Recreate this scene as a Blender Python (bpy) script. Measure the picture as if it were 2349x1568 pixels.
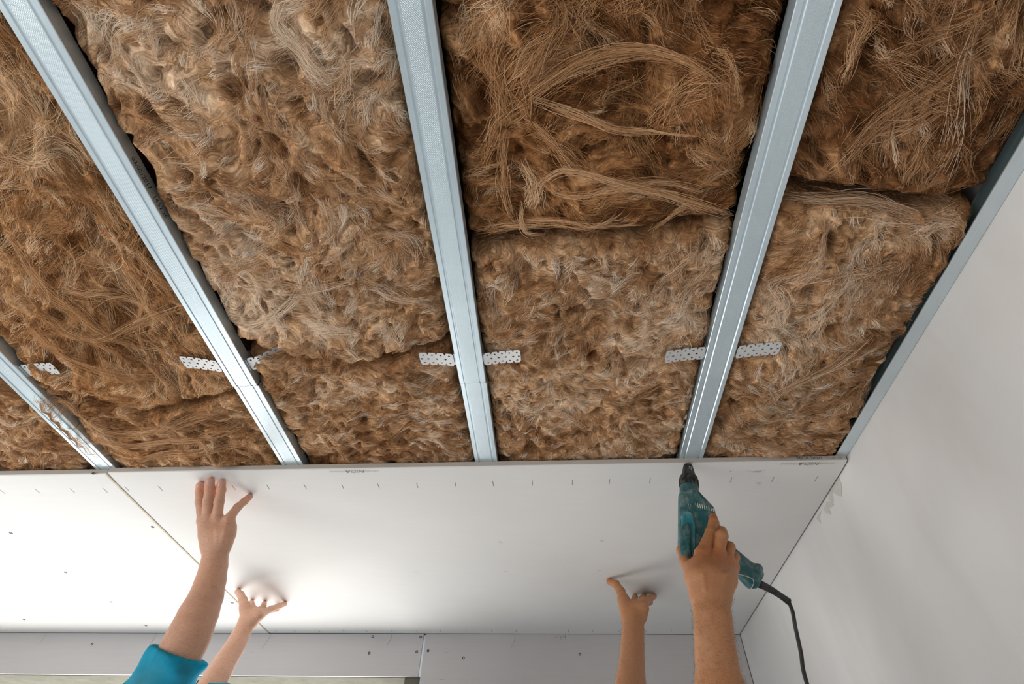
import bpy, bmesh, math, random
import numpy as np
from mathutils import Vector, Matrix

# ------------------------------------------------------------------ clear
for o in list(bpy.data.objects):
    bpy.data.objects.remove(o, do_unlink=True)
scene = bpy.context.scene
COL = scene.collection
rng = np.random.default_rng(7)
random.seed(7)

# ------------------------------------------------------------------ camera
W, H, F = 2349.0, 1568.0, 1204.0
_y = np.array([1288 - W / 2, -(2108 - H / 2), -F]); _y /= np.linalg.norm(_y)
_x = np.array([19874., 609., F]); _x -= _y * (_x @ _y); _x /= np.linalg.norm(_x)
RW = np.stack([_x, _y, np.cross(_x, _y)], 0)          # world = RW @ camera vector
CAM = np.array([0., 0., 1.55])
cd = bpy.data.cameras.new('camera'); cam = bpy.data.objects.new('camera', cd); COL.objects.link(cam)
cd.sensor_fit = 'HORIZONTAL'; cd.sensor_width = 36.0; cd.lens = F / W * 36.0; cd.clip_start = 0.02
cam.matrix_world = Matrix.Translation(CAM) @ Matrix(RW.tolist()).to_4x4()
scene.camera = cam

# ------------------------------------------------------------------ world, daylight, exposure
wd = bpy.data.worlds.new('daylight'); scene.world = wd; wd.use_nodes = True
nt = wd.node_tree; nt.nodes.clear()
wo = nt.nodes.new('ShaderNodeOutputWorld'); bg = nt.nodes.new('ShaderNodeBackground')
tc = nt.nodes.new('ShaderNodeTexCoord'); sp = nt.nodes.new('ShaderNodeSeparateXYZ'); cr = nt.nodes.new('ShaderNodeValToRGB')
mr = nt.nodes.new('ShaderNodeMapRange'); mr.inputs[1].default_value = -0.12; mr.inputs[2].default_value = 0.25
nt.links.new(tc.outputs['Generated'], sp.inputs[0]); nt.links.new(sp.outputs['Z'], mr.inputs[0]); nt.links.new(mr.outputs[0], cr.inputs[0])
cr.color_ramp.elements[0].color = (0.86, 0.84, 0.80, 1); cr.color_ramp.elements[1].color = (0.80, 0.90, 1.0, 1)
nt.links.new(cr.outputs[0], bg.inputs[0]); bg.inputs[1].default_value = 5.0
nt.links.new(bg.outputs[0], wo.inputs[0])

def portal(name, loc, rot, sx, sy):
    ld = bpy.data.lights.new(name, 'AREA'); ld.shape = 'RECTANGLE'; ld.size = sx; ld.size_y = sy
    ld.cycles.is_portal = True
    o = bpy.data.objects.new(name, ld); COL.objects.link(o); o.location = loc; o.rotation_euler = rot
    return o
ROOM_X0, ROOM_X1, ROOM_Y0, ROOM_Y1, ROOM_Z0 = -3.4, 0.764, -3.2, 2.40, 0.2
WIN_X0, WIN_X1, WIN_Z0, WIN_Z1 = -3.1, -0.60, 0.25, 2.19
SIDE_Y0, SIDE_Y1, SIDE_Z0, SIDE_Z1 = -2.9, .2, .25, 2.1  # unseen opening in the left wall, added to let in fill light
portal('daylight_far_opening', ((WIN_X0 + WIN_X1) / 2, 2.66, (WIN_Z0 + WIN_Z1) / 2), (-math.pi / 2, 0, 0), WIN_X1 - WIN_X0, WIN_Z1 - WIN_Z0)
portal('added_side_opening', (ROOM_X0 - .2, (SIDE_Y0 + SIDE_Y1) / 2, (SIDE_Z0 + SIDE_Z1) / 2), (0, -math.pi / 2, 0), SIDE_Z1 - SIDE_Z0, SIDE_Y1 - SIDE_Y0)
vs = scene.view_settings
vs.view_transform = 'Standard'; vs.look = 'None'; vs.gamma = 1.0; vs.use_curve_mapping = False
vs.exposure = 0.17
scene.cycles.max_bounces = 5; scene.cycles.diffuse_bounces = 3; scene.cycles.glossy_bounces = 3; scene.cycles.transmission_bounces = 2; scene.cycles.caustics_reflective = False; scene.cycles.adaptive_threshold = .02

# ------------------------------------------------------------------ helpers
def ray(px, py):
    return RW @ np.array([px - W / 2, -(py - H / 2), -F])
def atz(px, py, z):
    d = ray(px, py); return CAM + d * (z - CAM[2]) / d[2]
def atY(px, py, y):
    d = ray(px, py); return CAM + d * (y - CAM[1]) / d[1]
def atX(px, py, x):
    d = ray(px, py); return CAM + d * (x - CAM[0]) / d[0]
def atd(px, py, dep):
    return CAM + ray(px, py) * dep / F

def tag(o, label=None, cat=None, group=None, kind=None):
    for k, v in (('label', label), ('category', cat), ('group', group), ('kind', kind)):
        if v is not None: o[k] = v
    return o
def link(o, parent=None):
    COL.objects.link(o)
    if parent is not None:
        o.parent = parent
    return o
def mesh_obj(name, verts, faces, mat, parent=None, smooth=False, col=None):
    me = bpy.data.meshes.new(name)
    me.from_pydata([tuple(map(float, v)) for v in verts], [], [tuple(map(int, f)) for f in faces])
    if smooth: me.polygons.foreach_set('use_smooth', np.ones(len(me.polygons), bool))
    if mat: me.materials.append(mat)
    o = bpy.data.objects.new(name, me); link(o, parent)
    return o
def np_mesh(name, V, Q, mat, parent=None, smooth=True, col=None):
    """fast mesh from arrays; Q is (n,4) or (n,3)"""
    me = bpy.data.meshes.new(name); V = np.ascontiguousarray(V, np.float32); Q = np.ascontiguousarray(Q, np.int32)
    n, k = Q.shape
    me.vertices.add(len(V)); me.vertices.foreach_set('co', V.ravel())
    me.loops.add(n * k); me.loops.foreach_set('vertex_index', Q.ravel())
    me.polygons.add(n); me.polygons.foreach_set('loop_start', np.arange(0, n * k, k, dtype=np.int32))
    me.polygons.foreach_set('loop_total', np.full(n, k, np.int32))
    me.polygons.foreach_set('use_smooth', np.full(n, smooth, bool))
    if col is not None:
        a = me.color_attributes.new('Col', 'FLOAT_COLOR', 'POINT')
        c = np.ones((len(V), 4), np.float32); c[:, :3] = col
        a.data.foreach_set('color', c.ravel())
    me.update(); me.validate()
    me.materials.append(mat)
    o = bpy.data.objects.new(name, me); link(o, parent)
    return o
def empty(name, loc=(0, 0, 0)):
    o = bpy.data.objects.new(name, None); COL.objects.link(o); o.location = loc; return o
def box_data(x0, x1, y0, y1, z0, z1):
    v = [(x, y, z) for x in (x0, x1) for y in (y0, y1) for z in (z0, z1)]
    f = [(0, 1, 3, 2), (4, 6, 7, 5), (0, 4, 5, 1), (2, 3, 7, 6), (0, 2, 6, 4), (1, 5, 7, 3)]
    return v, f
def box(name, x0, x1, y0, y1, z0, z1, mat, parent=None, bevel=0.0):
    v, f = box_data(x0, x1, y0, y1, z0, z1)
    o = mesh_obj(name, v, f, mat, parent)
    if bevel:
        bm = bmesh.new(); bm.from_mesh(o.data)
        bmesh.ops.bevel(bm, geom=bm.edges[:], offset=bevel, segments=2, affect='EDGES', profile=0.6)
        bm.to_mesh(o.data); bm.free()
    return o
def merge_boxes(name, boxes, mat, parent=None):
    V, Fc = [], []
    for b in boxes:
        v, f = box_data(*b); k = len(V); V += v; Fc += [tuple(i + k for i in q) for q in f]
    return mesh_obj(name, V, Fc, mat, parent)
def frame_of(d):
    d = np.asarray(d, float); d = d / np.linalg.norm(d)
    a = np.array([0, 0, 1.]) if abs(d[2]) < .9 else np.array([1., 0, 0])
    u = np.cross(a, d); u /= np.linalg.norm(u); return u, np.cross(d, u), d
def tube(name, pts, rad, mat, parent=None, n=10, smooth=True, caps=True):
    pts = np.asarray(pts, float); m = len(pts); rad = np.broadcast_to(np.asarray(rad, float), (m,))
    t = np.gradient(pts, axis=0); t /= np.linalg.norm(t, axis=1)[:, None]
    u, _, _ = frame_of(t[0]); V = []
    for i in range(m):
        u = u - t[i] * (u @ t[i]); u /= np.linalg.norm(u); w = np.cross(t[i], u)
        for k in range(n):
            a = 2 * math.pi * k / n; V.append(pts[i] + rad[i] * (math.cos(a) * u + math.sin(a) * w))
    Fc = [(i * n + k, i * n + (k + 1) % n, (i + 1) * n + (k + 1) % n, (i + 1) * n + k) for i in range(m - 1) for k in range(n)]
    if caps: Fc += [tuple(range(n - 1, -1, -1)), tuple(range((m - 1) * n, m * n))]
    return mesh_obj(name, V, Fc, mat, parent, smooth)
def lathe(name, base, axis, prof, mat, parent=None, n=32):
    u, w, d = frame_of(axis); V = []
    for (h, r) in prof:
        for k in range(n):
            a = 2 * math.pi * k / n; V.append(np.asarray(base) + d * h + r * (math.cos(a) * u + math.sin(a) * w))
    m = len(prof)
    Fc = [(i * n + k, i * n + (k + 1) % n, (i + 1) * n + (k + 1) % n, (i + 1) * n + k) for i in range(m - 1) for k in range(n)]
    Fc += [tuple(range(n - 1, -1, -1)), tuple(range((m - 1) * n, m * n))]
    return mesh_obj(name, V, Fc, mat, parent, False)
def catmull(P, n=8):
    P = np.asarray(P, float); P = np.vstack([2 * P[0] - P[1], P, 2 * P[-1] - P[-2]]); out = []
    for i in range(1, len(P) - 2):
        for t in np.linspace(0, 1, n, endpoint=False):
            a, b, c, d = P[i - 1:i + 3]
            out.append(.5 * ((2 * b) + (c - a) * t + (2 * a - 5 * b + 4 * c - d) * t * t + (3 * b - a - 3 * c + d) * t ** 3))
    out.append(P[-2]); return np.array(out)

# vectorised gradient noise
_perm = np.random.default_rng(3).permutation(4096).astype(np.int64)
def _h(ix, iy, iz=0):
    return _perm[(_perm[(_perm[ix & 4095] + iy) & 4095] + iz) & 4095]
def noise2(x, y, seed=0):
    x = np.asarray(x, float) + seed * 17.31; y = np.asarray(y, float) - seed * 9.77
    ix = np.floor(x).astype(np.int64); iy = np.floor(y).astype(np.int64); fx = x - ix; fy = y - iy
    ux = fx ** 3 * (fx * (fx * 6 - 15) + 10); uy = fy ** 3 * (fy * (fy * 6 - 15) + 10)
    def g(dx, dy):
        a = _h(ix + dx, iy + dy, seed) * (2 * math.pi / 4096); return np.cos(a) * (fx - dx) + np.sin(a) * (fy - dy)
    a = g(0, 0); b = g(1, 0); c = g(0, 1); d = g(1, 1)
    return (a + (b - a) * ux + ((c + (d - c) * ux) - (a + (b - a) * ux)) * uy) * 1.5
def fbm2(x, y, seed=0, o=4, g=0.5):
    s = 0; a = 1.0
    for i in range(o):
        s = s + a * noise2(x * 2 ** i, y * 2 ** i, seed + i * 5); a *= g
    return s

# ------------------------------------------------------------------ materials
class NT:
    def __init__(s, name):
        s.m = bpy.data.materials.new(name); s.m.use_nodes = True; s.t = s.m.node_tree; s.t.nodes.clear()
        s.out = s.n('OutputMaterial')
    def n(s, ty, **kw):
        nd = s.t.nodes.new('ShaderNode' + ty)
        for k, v in kw.items(): setattr(nd, k, v)
        return nd
    def l(s, a, b): s.t.links.new(a, b)
    def val(s, nd, **kw):
        for k, v in kw.items():
            nd.inputs[k.replace('_', ' ')].default_value = v
        return nd
    def coord(s, scale=(1, 1, 1), rot=(0, 0, 0), src='Object'):
        t = s.n('TexCoord'); mp = s.n('Mapping'); s.l(t.outputs[src], mp.inputs[0])
        mp.inputs['Scale'].default_value = scale; mp.inputs['Rotation'].default_value = rot; return mp.outputs[0]
    def noise(s, vec, scale, detail=4, rough=.5, dist=0.0):
        nd = s.n('TexNoise'); s.l(vec, nd.inputs['Vector']); nd.inputs['Scale'].default_value = scale
        nd.inputs['Detail'].default_value = detail; nd.inputs['Roughness'].default_value = rough; nd.inputs['Distortion'].default_value = dist
        return nd.outputs[0]
    def ramp(s, fac, stops):
        nd = s.n('ValToRGB'); s.l(fac, nd.inputs[0]); e = nd.color_ramp.elements
        while len(e) > 1: e.remove(e[-1])
        e[0].position, e[0].color = stops[0][0], (*stops[0][1], 1)
        for p, c in stops[1:]:
            q = e.new(p); q.color = (*c, 1)
        return nd.outputs[0]
    def mix(s, fac, a, b, blend='MIX'):
        nd = s.n('MixRGB', blend_type=blend)
        for i, v in ((0, fac), (1, a), (2, b)):
            if isinstance(v, (int, float)): nd.inputs[i].default_value = v
            elif isinstance(v, tuple): nd.inputs[i].default_value = (*v, 1)
            else: s.l(v, nd.inputs[i])
        return nd.outputs[0]
    def math(s, op, a, b=None, c=None):
        nd = s.n('Math', operation=op)
        for i, v in enumerate((a, b, c)):
            if v is None: continue
            if isinstance(v, (int, float)): nd.inputs[i].default_value = v
            else: s.l(v, nd.inputs[i])
        return nd.outputs[0]
    def bump(s, h, strength=.3, dist=.002):
        nd = s.n('Bump'); s.l(h, nd.inputs['Height']); nd.inputs['Strength'].default_value = strength; nd.inputs['Distance'].default_value = dist
        return nd.outputs[0]
    def pbr(s, color, rough=.5, metal=0.0, normal=None, spec=None, sss=0.0):
        b = s.n('BsdfPrincipled')
        if isinstance(color, tuple): b.inputs['Base Color'].default_value = (*color, 1)
        else: s.l(color, b.inputs['Base Color'])
        if isinstance(rough, (int, float)): b.inputs['Roughness'].default_value = rough
        else: s.l(rough, b.inputs['Roughness'])
        b.inputs['Metallic'].default_value = metal
        if spec is not None: b.inputs['Specular IOR Level'].default_value = spec
        if normal is not None: s.l(normal, b.inputs['Normal'])
        if sss:
            b.inputs['Subsurface Weight'].default_value = sss; b.inputs['Subsurface Radius'].default_value = (.008, .003, .0015); b.inputs['Subsurface Scale'].default_value = 1.0
        s.l(b.outputs[0], s.out.inputs[0]); return s.m

def mk_simple(name, c, rough=.6, metal=0.0, var=.12, scale=30, bump=.0):
    k = NT(name); v = k.coord(); n = k.noise(v, scale, 5, .6)
    lo = tuple(x * (1 - var) for x in c); hi = tuple(min(1, x * (1 + var)) for x in c)
    return k.pbr(k.ramp(n, [(.3, lo), (.7, hi)]), rough, metal, k.bump(n, bump, .001) if bump else None)
def mk_board(name, base, var=.03):
    k = NT(name); v = k.coord()
    a = k.noise(v, 2.2, 4, .55); b = k.noise(k.coord((1, 60, 60)), 6, 3, .6); c = k.noise(v, 220, 2, .5)
    col = k.ramp(a, [(.3, tuple(x * (1 - var) for x in base)), (.7, tuple(min(1, x * (1 + var)) for x in base))])
    col = k.mix(.05, col, k.ramp(b, [(.35, (.55, .52, .5)), (.65, (.95, .94, .93))]))
    return k.pbr(col, .75, 0, k.bump(c, .08, .0005), spec=.3)
def mk_galv(name, tint, dots=True, rough=.36):
    k = NT(name); v = k.coord()
    a = k.noise(v, 9, 5, .6); st = k.noise(k.coord((60, 3, 60)), 8, 3, .6); sp = k.noise(v, 160, 2, .5)
    col = k.ramp(a, [(.25, tuple(x * .86 for x in tint)), (.75, tint)])
    col = k.mix(.18, col, k.ramp(st, [(.35, tuple(x * .7 for x in tint)), (.65, tint)]))
    rg = k.math('MULTIPLY_ADD', sp, .16, rough - .08)
    nrm = None
    if dots:
        sx = k.n('SeparateXYZ'); k.l(v, sx.inputs[0])
        w = 2 * math.pi / .0032
        dx = k.math('SINE', k.math('MULTIPLY', sx.outputs[0], w)); dy = k.math('SINE', k.math('MULTIPLY', sx.outputs[1], w))
        d = k.math('MAXIMUM', k.math('MULTIPLY', dx, dy), 0.0)
        msk = k.math('LESS_THAN', k.math('ABSOLUTE', sx.outputs[0]), .0135)
        d = k.math('MULTIPLY', d, msk)
        nrm = k.bump(d, .55, .0007)
        col = k.mix(k.math('MULTIPLY', d, .22), col, tuple(x * .55 for x in tint))
    else:
        nrm = k.bump(sp, .05, .0004)
    return k.pbr(col, rg, .72, nrm)
M = {}
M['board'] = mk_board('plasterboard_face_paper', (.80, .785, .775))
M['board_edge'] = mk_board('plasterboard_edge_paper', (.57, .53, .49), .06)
M['wallboard'] = mk_board('shaded_wall_board_paper', (.55, .53, .535))  # grey paper, darkened further for the shade on the far wall
M['gypsum'] = mk_simple('cut_gypsum_core', (.66, .58, .48), .9, 0, .15, 90, .6)
M['galv'] = mk_galv('galvanised_steel_embossed', (.76, .89, .97))
M['galv_plain'] = mk_galv('galvanised_steel_smooth', (.74, .83, .88), False, .32)
M['galv_shaded'] = mk_galv('galvanised_steel_shaded_web', (.42, .52, .52), False, .2)  # shade and greenish reflections inside the wall rail, put into the steel colour
M['strap'] = mk_simple('galvanised_strap', (.66, .67, .68), .45, .3, .05, 60)
M['screw'] = mk_simple('black_phosphate_screw', (.025, .025, .028), .45, .5, .2, 200)
M['ink'] = mk_simple('grey_print_ink', (.22, .21, .20), .8, 0, .1, 50)
M['ink_faint'] = mk_simple('faint_print_ink', (.50, .47, .46), .8, 0, .1, 50)
M['ink_black'] = mk_simple('black_print_ink', (.03, .027, .025), .8, 0, .1, 50)
M['pencil'] = mk_simple('pencil_line', (.34, .32, .32), .8, 0, .1, 50)
M['wood'] = mk_simple('dark_roof_deck_wood', (.10, .065, .04), .85, 0, .3, 12, .3)
M['soffit'] = mk_simple('olive_reveal_plaster', (.15, .145, .11), .9, 0, .2, 18, .5)
M['floor'] = mk_simple('bare_concrete_floor', (.50, .48, .45), .8, 0, .12, 4, .2)
M['plaster_back'] = mk_simple('room_plaster', (.55, .54, .52), .9, 0, .04, 3)

def mk_wall():
    k = NT('white_skimmed_plaster'); v = k.coord()
    a = k.noise(k.coord((1, 1, 1), (0.5, 0, 0)), 1.6, 5, .55, .6); b = k.noise(k.coord((1, 3.5, .9), (.6, 0, 0)), 2.2, 3, .5, .8)
    c = k.noise(v, 26, 6, .65)
    col = k.ramp(a, [(.30, (.68, .675, .67)), (.5, (.75, .74, .735)), (.72, (.79, .785, .78))])
    col = k.mix(.25, col, k.ramp(b, [(.35, (.70, .66, .63)), (.55, (.80, .79, .78)), (.75, (.76, .775, .79))]))
    return k.pbr(col, .7, 0, k.bump(c, .12, .0015), spec=.3)
M['wall'] = mk_wall()
def mk_wool():
    k = NT('brown_mineral_wool'); v = k.coord()
    def warp(vec, scale, amp):
        wn = k.n('TexNoise'); k.l(vec, wn.inputs['Vector']); wn.inputs['Scale'].default_value = scale; wn.inputs['Detail'].default_value = 2
        ad = k.n('VectorMath', operation='MULTIPLY_ADD'); k.l(wn.outputs['Color'], ad.inputs[0]); ad.inputs[1].default_value = (amp, amp, amp * .4); k.l(vec, ad.inputs[2]); return ad.outputs[0]
    w1 = warp(warp(v, 6.5, .22), 30, .05)
    def streak(rot, sc, detail):
        mp = k.n('Mapping'); k.l(w1, mp.inputs[0]); mp.inputs['Rotation'].default_value = (0, 0, rot); mp.inputs['Scale'].default_value = sc
        return k.noise(mp.outputs[0], 1.0, detail, .68, .25)
    s1 = streak(.4, (30, 200, 60), 6); s2 = streak(-.9, (40, 330, 90), 5); s3 = k.noise(v, 34, 5, .6, .8)
    f = k.math('ADD', k.math('MULTIPLY', s1, .44), k.math('ADD', k.math('MULTIPLY', s2, .34), k.math('MULTIPLY', s3, .22)))
    tint = k.n('VertexColor', layer_name='Col')
    col = k.ramp(f, [(.36, (.16, .12, .09)), (.46, (.62, .57, .52)), (.53, (1.05, 1.02, 1.0)), (.64, (1.8, 1.8, 1.8))])
    col = k.mix(1.0, tint.outputs[0], col, 'MULTIPLY')
    h = k.math('ADD', k.math('MULTIPLY', s1, .5), k.math('MULTIPLY', s2, .5))
    return k.pbr(col, .95, 0, k.bump(h, .9, .005), spec=.05)
M['wool'] = mk_wool()
def mk_fibre():
    k = NT('wool_fibre'); tint = k.n('VertexColor', layer_name='Col')
    d = k.n('BsdfDiffuse'); t = k.n('BsdfTranslucent'); mx = k.n('MixShader'); mx.inputs[0].default_value = .2
    k.l(tint.outputs[0], d.inputs[0]); k.l(tint.outputs[0], t.inputs[0]); k.l(d.outputs[0], mx.inputs[1]); k.l(t.outputs[0], mx.inputs[2]); k.l(mx.outputs[0], k.out.inputs[0])
    return k.m
M['fibre'] = mk_fibre()
def mk_skin(name):
    k = NT(name); tint = k.n('VertexColor', layer_name='Col'); v = k.coord()
    a = k.noise(v, 60, 5, .6); b = k.noise(v, 420, 3, .6); c = k.noise(k.coord((1, 1, 3.5)), 150, 4, .6, .5)
    col = k.mix(.35, tint.outputs[0], k.ramp(a, [(.3, (.80, .72, .68)), (.5, (1, 1, 1)), (.75, (1.1, 1.0, .97))]), 'MULTIPLY')
    h = k.math('ADD', k.math('MULTIPLY', b, .4), k.math('MULTIPLY', c, .6))
    col = k.mix(.5, col, k.ramp(c, [(.36, (.74, .66, .62)), (.52, (1, 1, 1)), (.7, (1.06, 1.04, 1.03))]), 'MULTIPLY')
    return k.pbr(col, .5, 0, k.bump(h, .6, .0014), spec=.4, sss=.06)
M['skin'] = mk_skin('skin')
M['nail'] = mk_simple('fingernail', (.66, .40, .34), .3, 0, .06, 60)
M['arm_hair'] = mk_simple('arm_hair', (.09, .05, .03), .5, 0, .2, 60)
M['head_hair'] = mk_simple('head_hair', (.05, .035, .025), .6, 0, .3, 80, .6)
def mk_shirt():
    k = NT('faded_turquoise_cotton'); v = k.coord()
    a = k.noise(v, 14, 5, .6, .5); w = k.noise(v, 900, 2, .5); z = k.noise(v, 5, 2, .5)
    col = k.ramp(a, [(.36, (.02, .20, .29)), (.5, (.005, .35, .56)), (.62, (.004, .43, .70))])
    col = k.mix(k.ramp(z, [(.5, (0, 0, 0)), (.65, (.55, .55, .55))]), col, (.10, .30, .37))
    return k.pbr(col, .85, 0, k.bump(w, .25, .0006), spec=.15)
M['shirt'] = mk_shirt()
M['shirt_grey'] = mk_simple('grey_work_shirt', (.22, .22, .23), .9, 0, .15, 20, .2)
M['trousers'] = mk_simple('work_trousers', (.09, .10, .13), .9, 0, .2, 20, .2)
M['shoe'] = mk_simple('brown_work_shoe', (.12, .07, .04), .7, 0, .2, 20, .2)
def mk_tool(name, c, dust=.35):
    k = NT(name); v = k.coord(); a = k.noise(v, 38, 6, .68, .3); b = k.noise(k.coord((1, 1, .25)), 140, 4, .7)
    f = k.math('MULTIPLY', k.ramp(a, [(.42, (0, 0, 0)), (.72, (1, 1, 1))]), k.ramp(b, [(.35, (.15, .15, .15)), (.65, (1, 1, 1))]))
    col = k.mix(k.math('MULTIPLY', f, dust), c, (.62, .66, .62))
    return k.pbr(col, k.math('MULTIPLY_ADD', a, .3, .35), 0, k.bump(b, .1, .0006))
M['teal'] = mk_tool('teal_tool_plastic', (.008, .10, .115), .5)
M['teal_light'] = mk_tool('bright_teal_plastic', (.006, .20, .25), .4)
M['black_plastic'] = mk_tool('black_tool_plastic', (.014, .014, .015), .35)
M['rubber'] = mk_tool('black_rubber_cord', (.012, .012, .013), .1)
M['grey_ring'] = mk_simple('dusty_grey_nose_ring', (.42, .40, .38), .6, 0, .15, 200)
M['dust'] = mk_simple('plaster_dust', (.72, .70, .62), .95, 0, .1, 200)

# ------------------------------------------------------------------ room shell
ZC = 2.35            # underside of the ceiling boards
ZR = 2.364           # underside of the steel rails
YW = 2.376           # face of the boards on the far wall
YF = 1.168           # front edge of the ceiling boards
def struct(name, obj=None):
    obj['kind'] = 'structure'; return obj
struct('floor', box('floor', ROOM_X0 - .2, ROOM_X1 + .2, ROOM_Y0 - .2, 2.7, ROOM_Z0 - .1, ROOM_Z0, M['floor']))
struct('ceiling', box('ceiling', ROOM_X0 - .2, ROOM_X1 + .2, ROOM_Y0 - .2, 2.7, 2.56, 2.62, M['wood']))
wr = struct('wall_right', box('wall_right', ROOM_X1, ROOM_X1 + .2, ROOM_Y0 - .2, 2.7, ROOM_Z0, 2.56, M['wall']))
struct('wall_left', merge_boxes('wall_left', [
    (ROOM_X0 - .2, ROOM_X0, ROOM_Y0 - .2, SIDE_Y0, ROOM_Z0, 2.56), (ROOM_X0 - .2, ROOM_X0, SIDE_Y1, 2.7, ROOM_Z0, 2.56),
    (ROOM_X0 - .2, ROOM_X0, SIDE_Y0, SIDE_Y1, SIDE_Z1, 2.56), (ROOM_X0 - .2, ROOM_X0, SIDE_Y0, SIDE_Y1, ROOM_Z0, SIDE_Z0)], M['plaster_back']))
struct('wall_far', merge_boxes('wall_far', [
    (ROOM_X0, WIN_X0, YW + .016, 2.66, ROOM_Z0, 2.56), (WIN_X1, ROOM_X1, YW + .016, 2.66, ROOM_Z0, 2.56),
    (WIN_X0, WIN_X1, YW + .016, 2.66, WIN_Z1, 2.56), (WIN_X0, WIN_X1, YW + .016, 2.66, ROOM_Z0, WIN_Z0)], M['soffit']))
struct('wall_back', box('wall_back', ROOM_X0, ROOM_X1, ROOM_Y0 - .2, ROOM_Y0, ROOM_Z0, 2.56, M['plaster_back']))
# ceiling lining of the room behind the camera (already boarded)
box_b = box('ceiling_board', ROOM_X0, ROOM_X1 - .003, ROOM_Y0, -.62, ZC, ZC + .0125, M['board'])
tag(box_b, 'finished white plasterboard ceiling at the back of the room behind the viewer', 'plasterboard')

# ------------------------------------------------------------------ ceiling plasterboards
def board_screws(parent, pts, mat=None, nrm=(0, 0, -1), r=.0042):
    base = None
    for p in pts:
        if base is None:
            base = lathe('screw', (0, 0, 0), nrm, [(-.003, r * .3), (-.0004, r), (.0006, r), (.0002, r * .55), (-.0012, r * .35)], mat or M['screw'], parent, 12)
            base.location = p; base.parent = parent
        else:
            c = base.copy(); COL.objects.link(c); c.location = p; c.parent = parent
def flat_mark(name, quads, mat, parent):
    """thin ink strokes: list of 4 corner points each"""
    V, Fc = [], []
    for q in quads:
        k = len(V); V += list(q); Fc.append((k, k + 1, k + 2, k + 3))
    o = mesh_obj(name, V, Fc, mat, parent); o['kind'] = 'stuff'; return o
def text_mark(name, body, size, origin, xdir, ydir, mat, parent, shear=0.0, align='CENTER', sx=1.0):
    cu = bpy.data.curves.new(name, 'FONT'); cu.body = body; cu.size = size; cu.align_x = align; cu.align_y = 'CENTER'; cu.shear = shear
    cu.resolution_u = 2; cu.materials.append(mat)
    tmp = bpy.data.objects.new('tmp_text', cu); COL.objects.link(tmp)
    me = bpy.data.meshes.new_from_object(tmp.evaluated_get(bpy.context.evaluated_depsgraph_get())); me.name = name
    bpy.data.objects.remove(tmp, do_unlink=True)
    o = bpy.data.objects.new(name, me); COL.objects.link(o); o.parent = parent
    x = Vector(xdir).normalized(); y = Vector(ydir).normalized(); z = x.cross(y)
    m = Matrix.Identity(4)
    for i in range(3):
        m[i][0] = x[i] * sx; m[i][1] = y[i]; m[i][2] = z[i]; m[i][3] = origin[i]
    o.matrix_local = m
    return o
def ceiling_board(name, x0, x1, y0, y1, z, label, cut=None):
    # face board with a tapered front edge and a band of edge paper
    t = .0125
    prof = [(y0 + .0008, z + .0022), (y0 + .0035, z + .0012), (y0 + .045, z), (y1, z), (y1, z + t), (y0, z + t), (y0, z + .0032)]
    V = [(x, p[0], p[1]) for x in (x0, x1) for p in prof]; n = len(prof)
    Fc = [(i, (i + 1) % n, n + (i + 1) % n, n + i) for i in range(n)] + [tuple(range(n - 1, -1, -1)), tuple(range(n, 2 * n))]
    o = mesh_obj(name, V, Fc, M['board']); tag(o, label, 'plasterboard')
    box('edge_paper', x0 + .0005, x1 - .0005, y0 - .0009, y0 - .0001, z + .0022, z + t + .0024, M['board_edge'], o)
    return o
JX = -1.214
main = ceiling_board('ceiling_plasterboard', JX, .7585, YF, YW - .002, ZC, 'wide grey-white ceiling plasterboard held up by four hands and being screwed')
left = ceiling_board('ceiling_plasterboard', -3.3, JX - .004, YF + .004, YW - .002, ZC - .0012, 'white ceiling plasterboard already screwed up, beyond the diagonal joint at the left')
# ragged cut gypsum edge along the joint
ys = np.linspace(YF + .007, YW - .004, 160)
jit = .0011 * fbm2(ys * 60, ys * 0, 4, 3)
V = []; Fc = []
for i, yv in enumerate(ys):
    V += [(JX - .0085 + jit[i] * .7, yv, ZC - .0015), (JX - .0030 + jit[i], yv, ZC - .0013), (JX - .0008 + jit[i] * .6, yv, ZC + .006)]
for i in range(len(ys) - 1):
    a = i * 3; Fc += [(a, a + 3, a + 4, a + 1), (a + 1, a + 4, a + 5, a + 2)]
mesh_obj('cut_edge', V, Fc, M['gypsum'], left)
zs = ZC - .0012
board_screws(left, [tuple(atz(x, y, zs - .0003)) for x, y in ((213, 1085), (350, 1208), (25, 1222), (150, 1312), (255, 1380), (533, 1382), (55, 1420), (335, 1434))], r=.0052)
zi = ZC - .0004
ticks = []
for px, py in ((5, 1127), (86, 1126), (166, 1125), (241, 1124)):
    p = atz(px, py, zs - .0004); ticks.append([(p[0] - .0006, p[1] - .012, zs - .0004), (p[0] + .0006, p[1] - .012, zs - .0004), (p[0] + .0006, p[1] + .012, zs - .0004), (p[0] - .0006, p[1] + .012, zs - .0004)])
flat_mark('edge_ticks', ticks, M['ink'], left)
ticks = []
for px, py, d in [(291, 1121, .012), (368, 1120, .012), (536, 1118, .012), (615, 1117, .012), (700, 1116, .012), (786, 1116, .012), (868, 1114, .012), (957, 1113, .012), (1045, 1111.5, .012),
                  (1131, 1109, .012), (1221, 1107, .012), (1313, 1106, .012), (1398, 1104, .012), (1491, 1102, .012), (1677, 1100, .012), (1773, 1099, .012), (1872, 1098, .012)] + \
                 [(x, 1446.5, .014) for x in (633, 676, 732, 788, 841, 899, 956, 1011, 1069, 1128, 1184, 1304, 1360, 1420, 1482, 1540)]:
    p = atz(px, py, zi); w = .0007
    ticks.append([(p[0] - w, p[1] - d, zi), (p[0] + w, p[1] - d, zi), (p[0] + w, p[1] + d, zi), (p[0] - w, p[1] + d, zi)])
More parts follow.
